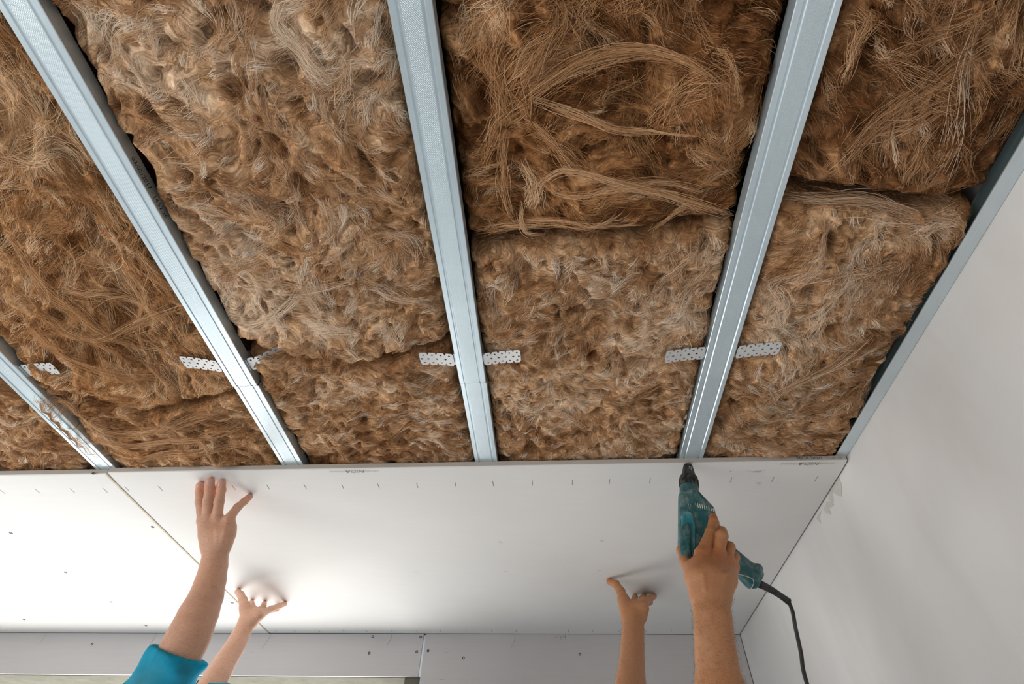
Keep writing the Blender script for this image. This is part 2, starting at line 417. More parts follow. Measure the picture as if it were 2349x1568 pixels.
flat_mark('edge_ticks', ticks, M['ink'], main)
for px, py, s in ((815, 1081, 1.0), (1857, 1063, 1.0)):
    p = atz(px, py, zi)
    text_mark('lettering', 'NIDA', .017, p, (-1, 0, 0), (0, 1, 0), M['ink'], main, 0.25, sx=1.25)
    text_mark('lettering', 'Informacja', .0105, p + np.array([.042, 0.001, 0]), (-1, 0, 0), (0, 1, 0), M['ink_faint'], main, .25)
    text_mark('lettering', 'professional', .0105, p + np.array([-.045, 0.001, 0]), (-1, 0, 0), (0, 1, 0), M['ink_faint'], main, .25)
for px, py, c in ((952, 1311, 'S'), (1160, 1310, 'S'), (1374, 1308, 'S'), (1148, 1243, 'X'), (1380, 1240, 'X')):
    text_mark('lettering', c, .016, atz(px, py, zi), (0, 1, 0), (1, 0, 0), M['ink_faint'], main)
e = atz(1900, 1046, ZC + .0085)
text_mark('lettering', 'NIDA Smart', .0125, (.668, YF - .0012, ZC + .0084), (1, 0, 0), (0, 0, 1), M['ink_black'], main)
text_mark('lettering', '12.5 mm  JAK', .008, (.727, YF - .0012, ZC + .0086), (1, 0, 0), (0, 0, 1), M['ink'], main)
sm = []
for px, py, ww, hh in ((1740, 1081, .035, .004), (1742, 1107, .012, .0012), (1743, 1110, .006, .0012), (1676, 1081, .006, .003)):
    p = atz(px, py, zi)
    for k in range(14):
        a = p[0] + rng.normal(0, ww * .4); b = p[1] + rng.normal(0, hh * .8); l = rng.uniform(.001, .005) * ww / .02
        sm.append([(a - l, b - .0003, zi), (a + l, b - .0003, zi), (a + l, b + .0003, zi), (a - l, b + .0003, zi)])
flat_mark('scuff_marks', sm, M['ink_faint'], main)

# ------------------------------------------------------------------ far wall boards
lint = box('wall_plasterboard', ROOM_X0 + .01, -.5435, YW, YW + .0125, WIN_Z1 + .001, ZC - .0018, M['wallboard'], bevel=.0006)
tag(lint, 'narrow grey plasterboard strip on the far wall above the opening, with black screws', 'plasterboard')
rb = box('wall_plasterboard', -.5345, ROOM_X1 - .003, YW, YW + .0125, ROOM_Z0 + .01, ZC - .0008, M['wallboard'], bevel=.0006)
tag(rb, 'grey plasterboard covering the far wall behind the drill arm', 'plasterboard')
box('joint_strip', -.5433, -.5347, YW + .004, YW + .0115, WIN_Z1 + .001, ZC - .0045, M['galv_plain'], rb)
board_screws(lint, [tuple(atY(x, y, YW - .0004)) for x, y in ((211, 1477), (855, 1459.5), (847, 1497), (965, 1460.5), (956, 1494))], nrm=(0, -1, 0), r=.0052)
board_screws(rb, [tuple(atY(x, y, YW - .0004)) for x, y in ((982, 1492), (1063, 1508), (1330, 1499.5))], nrm=(0, -1, 0), r=.0052)
def stroke(name, pix, wpx, mat, parent, plane='Y'):
    pts = catmull([atY(x, y, YW - .0006) for x, y in pix], 6); V = []; Fc = []
    t = np.gradient(pts, axis=0); nn = np.cross(t, [0, 1, 0]); nn /= np.linalg.norm(nn, axis=1)[:, None] + 1e-9
    wv = wpx * 2.2 / F
    for p, q in zip(pts, nn): V += [p - q * wv / 2, p + q * wv / 2]
    for i in range(len(pts) - 1): Fc.append((2 * i, 2 * i + 1, 2 * i + 3, 2 * i + 2))
    return mesh_obj(name, V, Fc, mat, parent)
for pix in ([(107, 1452), (98, 1465), (90, 1476)], [(359, 1453), (349, 1470), (340, 1485)], [(622, 1453), (613, 1470), (600, 1487)], [(899, 1455), (895, 1467), (887, 1479)]):
    stroke('pencil_line', pix, .9, M['pencil'], lint)
for pix in ([(1182, 1456), (1179, 1472), (1173, 1484)], [(1278, 1456), (1273, 1462)], [(1281, 1456), (1278, 1462)],
            [(1286, 1457), (1287, 1460), (1284, 1463), (1287, 1466), (1290, 1467)], [(1284.5, 1463), (1291, 1459.5), (1296, 1457), (1297, 1462), (1299, 1464), (1296, 1462), (1297.5, 1456)],
            [(1022, 1496), (1029, 1496)], [(1010, 1558), (1018, 1558)]):
    stroke('pencil_line', pix, .9, M['pencil'], rb)
stroke('pencil_line', [(575, 1496), (581, 1496)], .9, M['pencil'], lint)
text_mark('lettering', 'S', .014, atY(1327, 1556, YW - .0006), (1, 0, 0), (0, 0, 1), M['ink_faint'], rb)
text_mark('lettering', 'X', .014, atY(1203, 1555, YW - .0006), (1, 0, 0), (0, 0, 1), M['ink_faint'], rb)
# greyish filler smears on the white wall beside the board corner
xw = ROOM_X1 - .0006
for k, pix in enumerate(([(1909, 1110), (1925, 1096), (1930, 1112), (1931, 1138), (1921, 1136), (1910, 1128), (1912, 1150), (1900, 1146)],
            [(1896, 1150), (1908, 1148), (1913, 1158), (1901, 1166), (1907, 1180), (1896, 1177), (1888, 1168)], [(1872, 1186), (1884, 1170), (1880, 1186), (1883, 1200), (1874, 1192)])):
    V = [atX(x, y, xw) for x, y in pix]; n = len(pix)
    mesh_obj('filler_smear', V, [tuple(range(n))], M['smear'] if 'smear' in M else M.setdefault('smear', mk_simple('grey_filler', (.60, .59, .555), .8, 0, .05, 40)), wr)

# ------------------------------------------------------------------ steel rails
def rail(y0, y1, xc, label, dz=0.0, dx=0.0):
    prof = [(-.021, .0262), (-.0295, .0270), (-.0300, .0260), (-.0300, .0012), (-.0291, 0), (-.0205, 0), (-.0190, .0016), (-.0165, .0016), (-.0150, 0),
            (.0150, 0), (.0165, .0016), (.0190, .0016), (.0205, 0), (.0291, 0), (.0300, .0012), (.0300, .0260), (.0295, .0270), (.021, .0262)]
    yl = (y1 - y0) / 2; V = []; t = .0006
    inner = [(x * .975 if abs(x) > .0205 else x, z + (t if z < .02 else -t)) for x, z in prof]
    n = len(prof)
    for y in (-yl, yl):
        V += [(x, y, z) for x, z in prof] + [(x, y, z) for x, z in inner]
    Fc = []
    for i in range(n - 1):
        Fc.append((i, i + 1, 2 * n + i + 1, 2 * n + i)); Fc.append((n + i, 3 * n + i, 3 * n + i + 1, n + i + 1))
        Fc.append((i, n + i, n + i + 1, i + 1)); Fc.append((2 * n + i, 2 * n + i + 1, 3 * n + i + 1, 3 * n + i))
    for e in (0, n - 1): Fc.append((e, 2 * n + e, 3 * n + e, n + e))
    o = mesh_obj('ceiling_rail', V, Fc, M['galv']); o.location = (xc + dx, (y0 + y1) / 2, ZR + dz)
    tag(o, label, 'rail', 'steel ceiling rails'); return o
RX = [-1.228, -.694, -.1635, .3725]
YB = -.6
rail(YB, .99, RX[0], 'galvanised steel ceiling rail at the far left edge, nearer length, mostly hidden by wool')
rail(.9908, 2.33, RX[0], 'bright steel ceiling rail at the far left, its end running onto the board joint', .0, .001)
r2 = rail(YB, .852, RX[1], 'long pale steel ceiling rail with printed date on its side, reaching the top left corner')
rail(.8528, 2.33, RX[1], 'short shiny steel rail end meeting the board above the raised back of a hand', .0, .0025)
rail(YB, .862, RX[2], 'steel ceiling rail in the middle, upper length to the top edge')
rail(.8628, 2.33, RX[2], 'short gleaming steel rail end in the middle, running down to the board edge', .0, .0012)
rail(YB, 2.33, RX[3], 'pale blue steel ceiling rail above the drill, in one length')
# printed date on the side of the left rail
tx = text_mark('lettering', '03/02/2017 - 14:52:26', .0125, (.0304, .37 - (YB + .852) / 2, .0105), (0, 1, 0), (0, 0, 1), M['ink_black'], r2)
# U-shaped rail on the wall
def wall_rail():
    y0, y1 = YB, 2.33; x1 = ROOM_X1 - .0008; t = .0006
    o = empty('wall_rail', (x1 - .014, (y0 + y1) / 2, ZR)); yl = (y1 - y0) / 2
    tag(o, 'steel U-shaped edge rail fixed along the white wall', 'rail')
    box('bottom_flange', -.0145, .014, -yl, yl, -.0002, t, M['galv_plain'], o)
    box('lip', -.0150, -.0139, -yl, yl, -.0004, .0016, M['galv_plain'], o)
    box('web', .0134, .014, -yl, yl, t, .0276, M['galv_shaded'], o)
    box('web_ridge', .0118, .0134, -yl, yl, .011, .015, M['galv_shaded'], o, bevel=.0006)
    box('top_flange', -.012, .014, -yl, yl, .0276, .0282, M['galv_shaded'], o)
wall_rail()

# ------------------------------------------------------------------ perforated hangers
def strap_mesh(nc, L, wd=.036):
    """perforated strap: cells of a notched strip with round holes, along +x, centred on y"""
    V, Fc = [], []
    def add(poly_out, hole_c, hr):
        k = len(V); n = len(poly_out); V.extend(poly_out)
        m = n; hv = []
        for p in poly_out:
            d = np.array(p) - hole_c; d = d / np.linalg.norm(d); hv.append(tuple(np.array(hole_c) + d * hr))
        V.extend(hv)
        for i in range(n): Fc.append((k + i, k + (i + 1) % n, k + m + (i + 1) % n, k + m + i))
    px = L / nc; hw = wd / 2; r = .0023
    for i in range(nc):
        for s in (-1, 1):
            cx = (i + .5) * px; x0, x1 = i * px, (i + 1) * px
            c = np.array([cx, s * hw * .60])
            yi, yo = s * hw * .22, s * hw
            q = px * .24
            add([(x0, yi), (x1, yi), (x1, s * hw * .66), (x1 - q * .7, yo), (cx, yo), (x0 + q * .7, yo), (x0, s * hw * .66)] if s > 0 else
                [(x1, yi), (x0, yi), (x0, s * hw * .66), (x0 + q * .7, yo), (cx, yo), (x1 - q * .7, yo), (x1, s * hw * .66)], c, r)
        c = np.array([i * px + px * .98, 0.0]) if i < nc - 1 else np.array([i * px + px * .5, 0.0])
        x0 = i * px + (px * .5 if i else 0.0); x1 = min(L, x0 + px) if i else px * .5
        if i == 0:
            k = len(V); V.extend([(0, -hw * .22), (px * .5, -hw * .22), (px * .5, hw * .22), (0, hw * .22)]); Fc.append((k, k + 1, k + 2, k + 3))
        y_ = hw * .22
        xa, xb = i * px + px * .5, min(L, i * px + px * 1.5)
        cc = np.array([(xa + xb) / 2, 0.0])
        add([(xa, -y_), (cc[0], -y_), (xb, -y_), (xb, 0), (xb, y_), (cc[0], y_), (xa, y_), (xa, 0)], cc, min(.0026, y_ * .66, (xb - xa) * .3))
    return V, Fc
def strap(parent, sgn, L, xs, z, tilt, yaw, hid=None, bend=None, nc=None):
    nc = nc or max(2, round(L / .0165)); V2, Fc = strap_mesh(nc, L); V = []
    for x, y in V2:
        zz = math.tan(tilt) * x
        if bend is not None and x > bend[0]: zz += (x - bend[0]) * bend[1]
        V.append((sgn * x, y + math.tan(yaw) * x, zz + .0018 * math.sin(x * 40)))
    o = mesh_obj('strap', V, Fc, M['strap'], parent); o.location = (xs, 0, z)
    md = o.modifiers.new('thickness', 'SOLIDIFY'); md.thickness = .0008
    return o
def hanger(i, label, arms):
    o = empty('perforated_hanger', (RX[i], .79, ZR)); tag(o, label, 'bracket', 'perforated rail hangers')
    merge_boxes('clip', [(-.0325, -.0308, -.016, .016, .004, .034), (.0308, .0325, -.016, .016, .004, .034), (-.0325, .0325, -.016, .016, .034, .0352)], M['galv_plain'], o)
    for sgn, L, z, tilt, yaw, bend in arms: strap(o, sgn, L, sgn * .0332, z, tilt, yaw, bend=bend)
hanger(0, 'white perforated metal hanger strap beside the far left rail, half under the wool', [(1, .085, .008, -.05, -.10, None)])
hanger(1, 'perforated metal hanger on the left rail, its right strap bent up into the dark gap', [(-1, .075, .002, -.05, -.28, None), (1, .085, .008, .02, -.14, (.026, .65))])
hanger(2, 'perforated metal hanger with two pale straps on the middle rail', [(-1, .073, .0015, -.05, -.14, None), (1, .080, .0015, -.05, -.14, None)])
hanger(3, 'perforated metal hanger with two pale straps on the rail above the drill', [(-1, .082, .001, -.05, .06, None), (1, .084, .001, -.05, -.16, None)])

# ------------------------------------------------------------------ mineral wool batts
RAMP = np.array([(.075, .033, .015), (.23, .105, .046), (.44, .24, .120), (.62, .385, .220), (.80, .59, .42), (.92, .80, .67)])
def ramp_col(t, warm=0.0):
    t = np.clip(t, 0, .9999) * (len(RAMP) - 1); i = t.astype(int); f = (t - i)[..., None]
    c = RAMP[i] * (1 - f) + RAMP[i + 1] * f
    return c * np.array([1 + .10 * warm, 1 - .02 * warm, 1 - .22 * warm])

def ribbons(P, half_w, C, normal_tilt, taper=True):
    """P (N,S,3) strand points -> ribbon mesh arrays"""
    N, S, _ = P.shape
    T = np.gradient(P, axis=1); T /= np.linalg.norm(T, axis=2, keepdims=True) + 1e-12
    up = np.zeros((N, 1, 3)); up[:, 0, 2] = -1; up[:, 0, :2] = normal_tilt
    B = np.cross(T, up); B /= np.linalg.norm(B, axis=2, keepdims=True) + 1e-12
    s = np.linspace(0, 1, S)[None, :, None]
    w = np.asarray(half_w)[:, None, None] * (np.sqrt(np.clip(1 - (2 * s - 1) ** 4, 0, 1)) * .85 + .15 if taper else 1)
    V = np.stack([P - B * w, P + B * w], 2).reshape(N * S * 2, 3)
    base = (np.arange(N) * S * 2)[:, None] + (np.arange(S - 1) * 2)[None, :]
    Q = np.stack([base, base + 1, base + 3, base + 2], 2).reshape(-1, 4)
    Cc = np.repeat(C, S * 2, axis=0)
    return V, Q, Cc

class Batt:
    def __init__(s, x0, x1, y0, y1, seed, label, tone=.5, warm=0., ang=0., curl=1., length=.05, fil=26000, low=None, high=None, R=(.03, .03), zoff=0.0, lump=.008, flowf=3.0, patches=(), over=.002):
        s.__dict__.update(locals()); s.lowf = low; s.highf = high
        s.nx = int((x1 - x0) / .0040) + 2; ylo = y0 - .02; yhi = y1 + .02
        s.ny = int((y1 - y0) / .0040) + 2
        s.U, s.Vv = np.meshgrid(np.linspace(0, 1, s.nx), np.linspace(0, 1, s.ny))
        xx = x0 + (x1 - x0) * s.U
        lo = y0 if low is None else low(xx); hi = y1 if high is None else high(xx)
        lo = lo + .006 * fbm2(xx * 22, xx * 0 + seed, seed + 1, 3); hi = hi + .006 * fbm2(xx * 22, xx * 0 + seed + 9, seed + 2, 3)
        yy = lo + (hi - lo) * s.Vv
        s.X = xx + .003 * fbm2(yy * 26, xx * 3, seed + 3, 3) * np.clip(1.2 - 4 * s.U * (1 - s.U), 0, 1); s.Y = yy
        s.lo, s.hi = lo, hi
        s.Z = s.height(s.X, s.Y, xx, lo, hi)
    def flow(s, x, y):
        f = s.flowf
        return s.ang + s.curl * 2.6 * noise2(x * f, y * f, s.seed + 11) + s.curl * 1.5 * noise2(x * f * 3, y * f * 3, s.seed + 12)
    def height(s, x, y, xx, lo, hi):
        wx = x + .05 * noise2(x * 7, y * 7, s.seed + 4); wy = y + .05 * noise2(x * 7, y * 7, s.seed + 5)
        c, sn = math.cos(s.ang), math.sin(s.ang); u = wx * c + wy * sn; v = -wx * sn + wy * c
        n1 = fbm2(wx * 7, wy * 7, s.seed + 6, 3); n2 = fbm2(u * 11, v * 34, s.seed + 7, 3); n3 = fbm2(wx * 60, wy * 60, s.seed + 8, 2)
        hole = np.clip(noise2(wx * 16, wy * 16, s.seed + 9) - .32, 0, 1) + .8 * np.clip(noise2(wx * 37, wy * 37, s.seed + 19) - .30, 0, 1)
        bul = 1 - (2 * (x - s.x0) / (s.x1 - s.x0) - 1) ** 2
        z = ZR + .010 + s.zoff - .010 * bul + s.lump * 1.1 * n1 + s.lump * 1.1 * np.abs(n2) + .0018 * n3 + .045 * hole
        for d, R, dep in ((xx - s.x0, s.R[0], .020), (s.x1 - xx, s.R[1], .020), (y - lo, .024, .08), (hi - y, .024, .08)):
            t = np.clip(d / R + .12 * noise2(x * 30, y * 30, s.seed + 10), 0, 1); z = z + dep * (1 - np.sqrt(1 - (1 - t) ** 2))
        for xa, xb in ((-.308, -.195), (-.135, -.045), (.258, .345), (.40, .492), (-.80, -.72)):      # wool pressed flat behind the hanger straps
            w = np.clip(1 - np.maximum(np.maximum(xa - x, x - xb), np.abs(y - .79) - .021) / .012, 0, 1); z = np.maximum(z, (ZR + .010) * w + (1 - w) * (ZR - .05))
        return np.where(y > YF - .012, np.maximum(z, ZC + .0175 + .004 * np.clip((YF + .004 - y) / .016, 0, 1)), z)
    def look(s, x, y):
        fx = np.clip((x - s.x0) / (s.x1 - s.x0), 0, .9999); i = fx * (s.nx - 1)
        ii = i.astype(int)
        lo = s.lo[0][ii]; hi = s.hi[0][ii]; fy = np.clip((y - lo) / (hi - lo), 0, .9999) * (s.ny - 1); j = fy.astype(int)
        return s.Z[j, ii]
    def tone_at(s, x, y):
        t = s.tone + .17 * fbm2(x * 5, y * 5, s.seed + 20, 3) + .22 * fbm2(x * 20, y * 20, s.seed + 21, 3) + .11
        for (cx, cy, r, a) in s.patches: t = t + a * np.exp(-((x - cx) ** 2 + (y - cy) ** 2) / r ** 2)
        return t
    def build(s):
        n = s.nx * s.ny; loc = np.array([(s.x0 + s.x1) / 2, (s.y0 + s.y1) / 2, ZR])
        V = np.stack([s.X, s.Y, s.Z], 2).reshape(n, 3)
        idx = np.arange(n).reshape(s.ny, s.nx)
        Q = np.stack([idx[:-1, :-1], idx[1:, :-1], idx[1:, 1:], idx[:-1, 1:]], 2).reshape(-1, 4)
        # skirt to the upper face so the batt is a solid slab
        rim = np.concatenate([idx[0, :], idx[1:, -1], idx[-1, -2::-1], idx[-2:0:-1, 0]]); m = len(rim)
        top = V[rim].copy(); top[:, 2] = ZR + .15; V = np.vstack([V, top, [[loc[0], loc[1], ZR + .15]]])
        k = np.arange(m); Q = np.vstack([Q, np.stack([rim[k], rim[(k + 1) % m], n + (k + 1) % m, n + k], 1), np.stack([n + k, n + (k + 1) % m, np.full(m, n + m), np.full(m, n + m)], 1)[:0]])
        x, y = V[:, 0], V[:, 1]
        C = ramp_col(np.clip(s.tone_at(x, y) - .06, .12, .8), s.warm)
        o = np_mesh('insulation_batt', V - loc, Q, M['wool'], None, True, C); o.location = loc
        tag(o, s.label, 'insulation', 'brown mineral wool batts between the rails')
        # ---- loose fibres
        r = np.random.default_rng(s.seed * 13 + 1); area = (s.x1 - s.x0) * (s.y1 - s.y0)
        per = 22; L = max(20, int(1.4 * s.fil * area / per)); S = 6
        cx = r.uniform(s.x0 + .004, s.x1 - .004, L); cy = s.lo[0].min() + r.uniform(0, 1, L) * (s.hi[0].max() - s.lo[0].min())
        keep = ((cy > .03) | (r.random(L) < .25)) & (cy < YF + .03) & ((cx > -1.22) | (cy > .62) | (r.random(L) < .3)); cx = cx[keep]; cy = cy[keep]; L = len(cx)
        ln = .72 * s.length * np.exp(r.normal(0, .5, L)); th = s.flow(cx, cy) + r.normal(0, .35, L); kap = r.normal(0, 2.0 * s.curl, L) / np.maximum(ln, .012) * .9
        wid = r.uniform(.0008, .0042, L); arch = np.abs(r.normal(0, .0028, L)); bright = s.tone_at(cx, cy) + r.normal(0.03, .18, L) + .26 * (r.random(L) < .15)
        rep = lambda a: np.repeat(a, per)
        N = L * per; q = np.linspace(0, 1, S)
        off = r.normal(0, 1, N) * rep(wid); P = np.zeros((N, S, 3)); along = r.uniform(-.25, .25, N) * rep(ln)
        lN = rep(ln) * r.uniform(.55, 1.1, N); t0 = rep(th) + r.normal(0, .10, N); kN = rep(kap) * r.uniform(.6, 1.4, N)
        wob = r.normal(0, .25, N); ph = r.uniform(0, 6.28, N)
        x = rep(cx) - np.sin(rep(th)) * off + np.cos(rep(th)) * along; y = rep(cy) + np.cos(rep(th)) * off + np.sin(rep(th)) * along
        x0c, y0c = rep(cx), rep(cy)
        for i in range(S):
            u = q[i]; a = t0 + kN * lN * (u - .3) * .9 + wob * np.sin(u * 5 + ph) + .5 * (s.flow(x, y) - rep(s.flow(cx, cy)))
            pull = .90 if i else 1.0
            P[:, i, 0] = x; P[:, i, 1] = y
            x = x + np.cos(a) * lN / (S - 1); y = y + np.sin(a) * lN / (S - 1)
        li = rep(arch) ; lift0 = r.uniform(.0002, .0028, N)
        for i in range(S):
            zx = s.look(P[:, i, 0], P[:, i, 1]); P[:, i, 2] = zx - lift0 * (0.3 + 1.2 * q[i] * (1 - q[i]) * 2) - li * math.sin(math.pi * q[i])
        inside = (P[:, :, 0] > s.x0 - .004).all(1) & (P[:, :, 0] < s.x1 + .004).all(1)
        ii = np.clip(((P[:, :, 0] - s.x0) / (s.x1 - s.x0) * (s.nx - 1)).astype(int), 0, s.nx - 1)
        inside &= (P[:, :, 1] > s.lo[0][ii] - .006).all(1) & (P[:, :, 1] < s.hi[0][ii] + .006).all(1)
        P = P[inside]; N = len(P)
        for i in range(1, S - 1): P[:, i, 2] = P[:, i, 2] * .5 + .25 * (P[:, i - 1, 2] + P[:, i + 1, 2])
        P[:, :, 2] = np.where(P[:, :, 1] > YF - .006, np.maximum(P[:, :, 2], ZC + .0145), P[:, :, 2])
        br = (rep(bright) + r.normal(0, .05, len(inside)))[inside]
        Cc = ramp_col(np.clip(br, .08, 1), s.warm)
        hw = r.uniform(.00013, .00032, N) * (1 + .5 * (r.random(N) < .1))
        V, Q, Cc = ribbons(P, hw, Cc, r.normal(0, .55, (N, 2)))
        Vs, Qs, Cs = [V], [Q], [Cc]
        for (pix, cnt, wd, br, sag) in s.ropes:
            g = catmull([atz(a, b, ZR + .004)[:2] for a, b in pix], 10); m = 14
            d = np.concatenate([[0], np.cumsum(np.linalg.norm(np.diff(g, axis=0), axis=1))]); tt = np.linspace(0, d[-1], m)
            cnt = int(cnt * .8); m = 8; wd = wd * 1.25
            a0 = r.uniform(-.05, .62, cnt); a1 = np.minimum(a0 + r.uniform(.22, .6, cnt), 1.03); a0 = np.maximum(a0, 0)
            uu = a0[:, None] + (a1 - a0)[:, None] * np.linspace(0, 1, m)[None, :]
            gx = np.interp(uu * d[-1], d, g[:, 0]); gy = np.interp(uu * d[-1], d, g[:, 1])
            e_ = .01; dx = np.interp((uu + e_) * d[-1], d, g[:, 0]) - np.interp((uu - e_) * d[-1], d, g[:, 0]); dy = np.interp((uu + e_) * d[-1], d, g[:, 1]) - np.interp((uu - e_) * d[-1], d, g[:, 1])
            l_ = np.hypot(dx, dy) + 1e-9; nx_, ny_ = -dy / l_, dx / l_
            prof = .35 + .65 * np.abs(np.sin(uu * 2.6 + r.uniform(0, 3)))
            o1 = r.normal(0, wd, cnt)[:, None] * prof + r.normal(0, wd * 1.3, cnt)[:, None] * (np.linspace(0, 1, m)[None, :] - .5) + .9 * wd * np.sin(uu * r.uniform(4, 14, cnt)[:, None] + r.uniform(0, 6, cnt)[:, None]) * .6
            Pr = np.zeros((cnt, m, 3)); Pr[:, :, 0] = gx + nx_ * o1; Pr[:, :, 1] = gy + ny_ * o1
            zp = s.look(Pr[:, :, 0], Pr[:, :, 1])
            for _ in range(2): zp[:, 1:-1] = (zp[:, :-2] + zp[:, 1:-1] + zp[:, 2:]) / 3
            Pr[:, :, 2] = np.minimum(zp - .0012, ZR + .022) - sag * np.sin(np.pi * np.clip(uu, 0, 1)) - np.abs(r.normal(0, wd * .35, cnt))[:, None] * prof
            Pr[:, :, 0] = np.clip(Pr[:, :, 0], s.x0 - s.over, s.x1 + .01); Pr[:, :, 2] = np.where(Pr[:, :, 0] < s.x0 - .001, np.minimum(Pr[:, :, 2], ZR - .0025 - .012 * np.abs(np.sin(Pr[:, :, 1] * 90 + 40 * Pr[:, :, 0]))), Pr[:, :, 2])
            Pr[:, :, 2] = np.where(Pr[:, :, 1] > YF - .006, np.maximum(Pr[:, :, 2], ZC + .0145), Pr[:, :, 2])
            Cr = ramp_col(np.clip(br + .08 + r.normal(0, .12, cnt), .05, 1), s.warm)
            v, qd, cc = ribbons(Pr, r.uniform(.00018, .00042, cnt), Cr, r.normal(0, .5, (cnt, 2)))
            Qs.append(qd + sum(len(a) for a in Vs)); Vs.append(v); Cs.append(cc)
        f = np_mesh('loose_fibres', np.vstack(Vs) - loc, np.vstack(Qs), M['fibre'], o, True, np.vstack(Cs)); f['kind'] = 'stuff'
        return o
def seam(pix):
    P = np.array([atz(a, b, ZR + .01) for a, b in pix]); i = np.argsort(P[:, 0]); P = P[i]
    return lambda x: np.interp(x, P[:, 0], P[:, 1])
S1 = seam([(60, 850), (110, 885), (200, 925), (330, 945), (430, 935), (530, 905)])
S2 = seam([(585, 805), (650, 818), (760, 838), (860, 838), (950, 812), (1035, 790)])
S3 = seam([(1080, 568), (1250, 553), (1400, 542), (1560, 528), (1690, 505)])
S4 = seam([(1800, 440), (1960, 455), (2080, 478), (2160, 480), (2270, 455)])
g_ = .004
def P2(px, py): return tuple(atz(px, py, ZR + .005)[:2])
def patch(px, py, r, a): p = P2(px, py); return (p[0], p[1], r, a)
YE = 1.36
batts = []
def batt(*a, ropes=(), **k):
    b = Batt(*a, **k); b.ropes = ropes; batts.append(b); b.build()
batt(-1.80, -1.2585, -.35, YE, 1, 'small corner of brown wool left of the far left rail, above the boards', tone=.40, warm=.2, ang=.4, fil=38000)
batt(-1.1975, -.7245, -.35, 1.0, 2, 'long-stranded orange-brown wool batt between the two left rails', tone=.40, warm=.75, ang=-.9, curl=.55, length=.085, fil=42000, high=lambda x: S1(x) - .002, R=(.025, .02), lump=.010, flowf=2.2, zoff=.002,
     patches=(patch(60, 320, .05, .25), patch(250, 620, .06, .1)),
     ropes=(([(0, 545), (90, 640), (200, 730), (330, 810)], 160, .009, .50, .004), ([(0, 640), (120, 730), (260, 800)], 120, .009, .47, .003), ([(120, 655), (190, 672), (260, 680), (350, 720)], 110, .007, .55, .004),
            ([(345, 600), (320, 690), (315, 760), (300, 830)], 50, .0025, .5, .004), ([(100, 745), (220, 770), (320, 740), (420, 700)], 80, .006, .5, .003), ([(0, 340), (70, 370), (130, 345), (200, 400)], 140, .007, .78, .004),
            ([(140, 580), (230, 600), (300, 560), (330, 480)], 80, .008, .46, .003), ([(20, 700), (130, 800), (250, 850), (390, 870)], 130, .009, .5, .003)))
batt(-1.1975, -.7245, .85, YE, 3, 'crumpled folded wool batt above the left board, between the two left rails', tone=.45, warm=.5, ang=.25, curl=.6, length=.06, fil=42000, low=lambda x: S1(x) + .004, R=(.012, .02), lump=.016, flowf=3, zoff=-.008, over=.024,
     ropes=(([(110, 900), (180, 950), (290, 985), (420, 960), (540, 920)], 170, .008, .5, .006), ([(130, 960), (250, 1005), (400, 1010), (560, 975)], 150, .008, .52, .004), ([(200, 1030), (330, 1045), (500, 1020), (600, 1010)], 130, .006, .55, .003),
            ([(110, 905), (150, 890), (170, 920), (130, 950)], 120, .006, .55, .008), ([(98, 900), (108, 930), (140, 970), (185, 1005), (230, 1040)], 220, .008, .56, .006), ([(105, 930), (140, 925), (200, 960)], 150, .007, .5, .010)))
batt(-.6635, -.194, -.35, .77, 4, 'long pale curly brown wool batt between the left and middle rails', tone=.53, warm=.15, ang=-.8, curl=1.0, length=.045, fil=44000, high=lambda x: S2(x) - .007, R=(.022, .03), lump=.007,
     patches=(patch(660, 60, .04, .3), patch(700, 130, .04, .2), patch(330, 190, .03, .25), patch(590, 740, .04, .3), patch(740, 745, .04, .35), patch(560, 220, .05, -.12), patch(820, 380, .08, -.08)),
     ropes=(([(655, 10), (632, 50), (660, 90), (720, 160), (760, 200)], 150, .006, .85, .004), ([(270, 120), (320, 180), (350, 230)], 70, .003, .84, .003), ([(540, 750), (600, 740), (660, 700), (700, 660)], 110, .006, .84, .004),
            ([(690, 730), (760, 745), (830, 760)], 140, .007, .88, .004), ([(600, 560), (640, 520), (600, 480)], 60, .004, .6, .003), ([(780, 130), (800, 190), (760, 240)], 60, .005, .7, .003), ([(870, 560), (930, 540), (980, 600)], 70, .005, .72, .003),
            ([(820, 640), (900, 680), (1000, 700)], 80, .006, .74, .003), ([(550, 640), (700, 660), (820, 640)], 60, .005, .66, .003)))
batt(-.6635, -.194, .76, YE, 5, 'short brown wool batt above the board between the left and middle rails', tone=.44, warm=.15, ang=.35, curl=.6, length=.04, fil=44000, low=lambda x: S2(x) + .006, R=(.022, .03), lump=.007,
     patches=(patch(860, 1000, .04, -.14), patch(700, 850, .05, .08)))
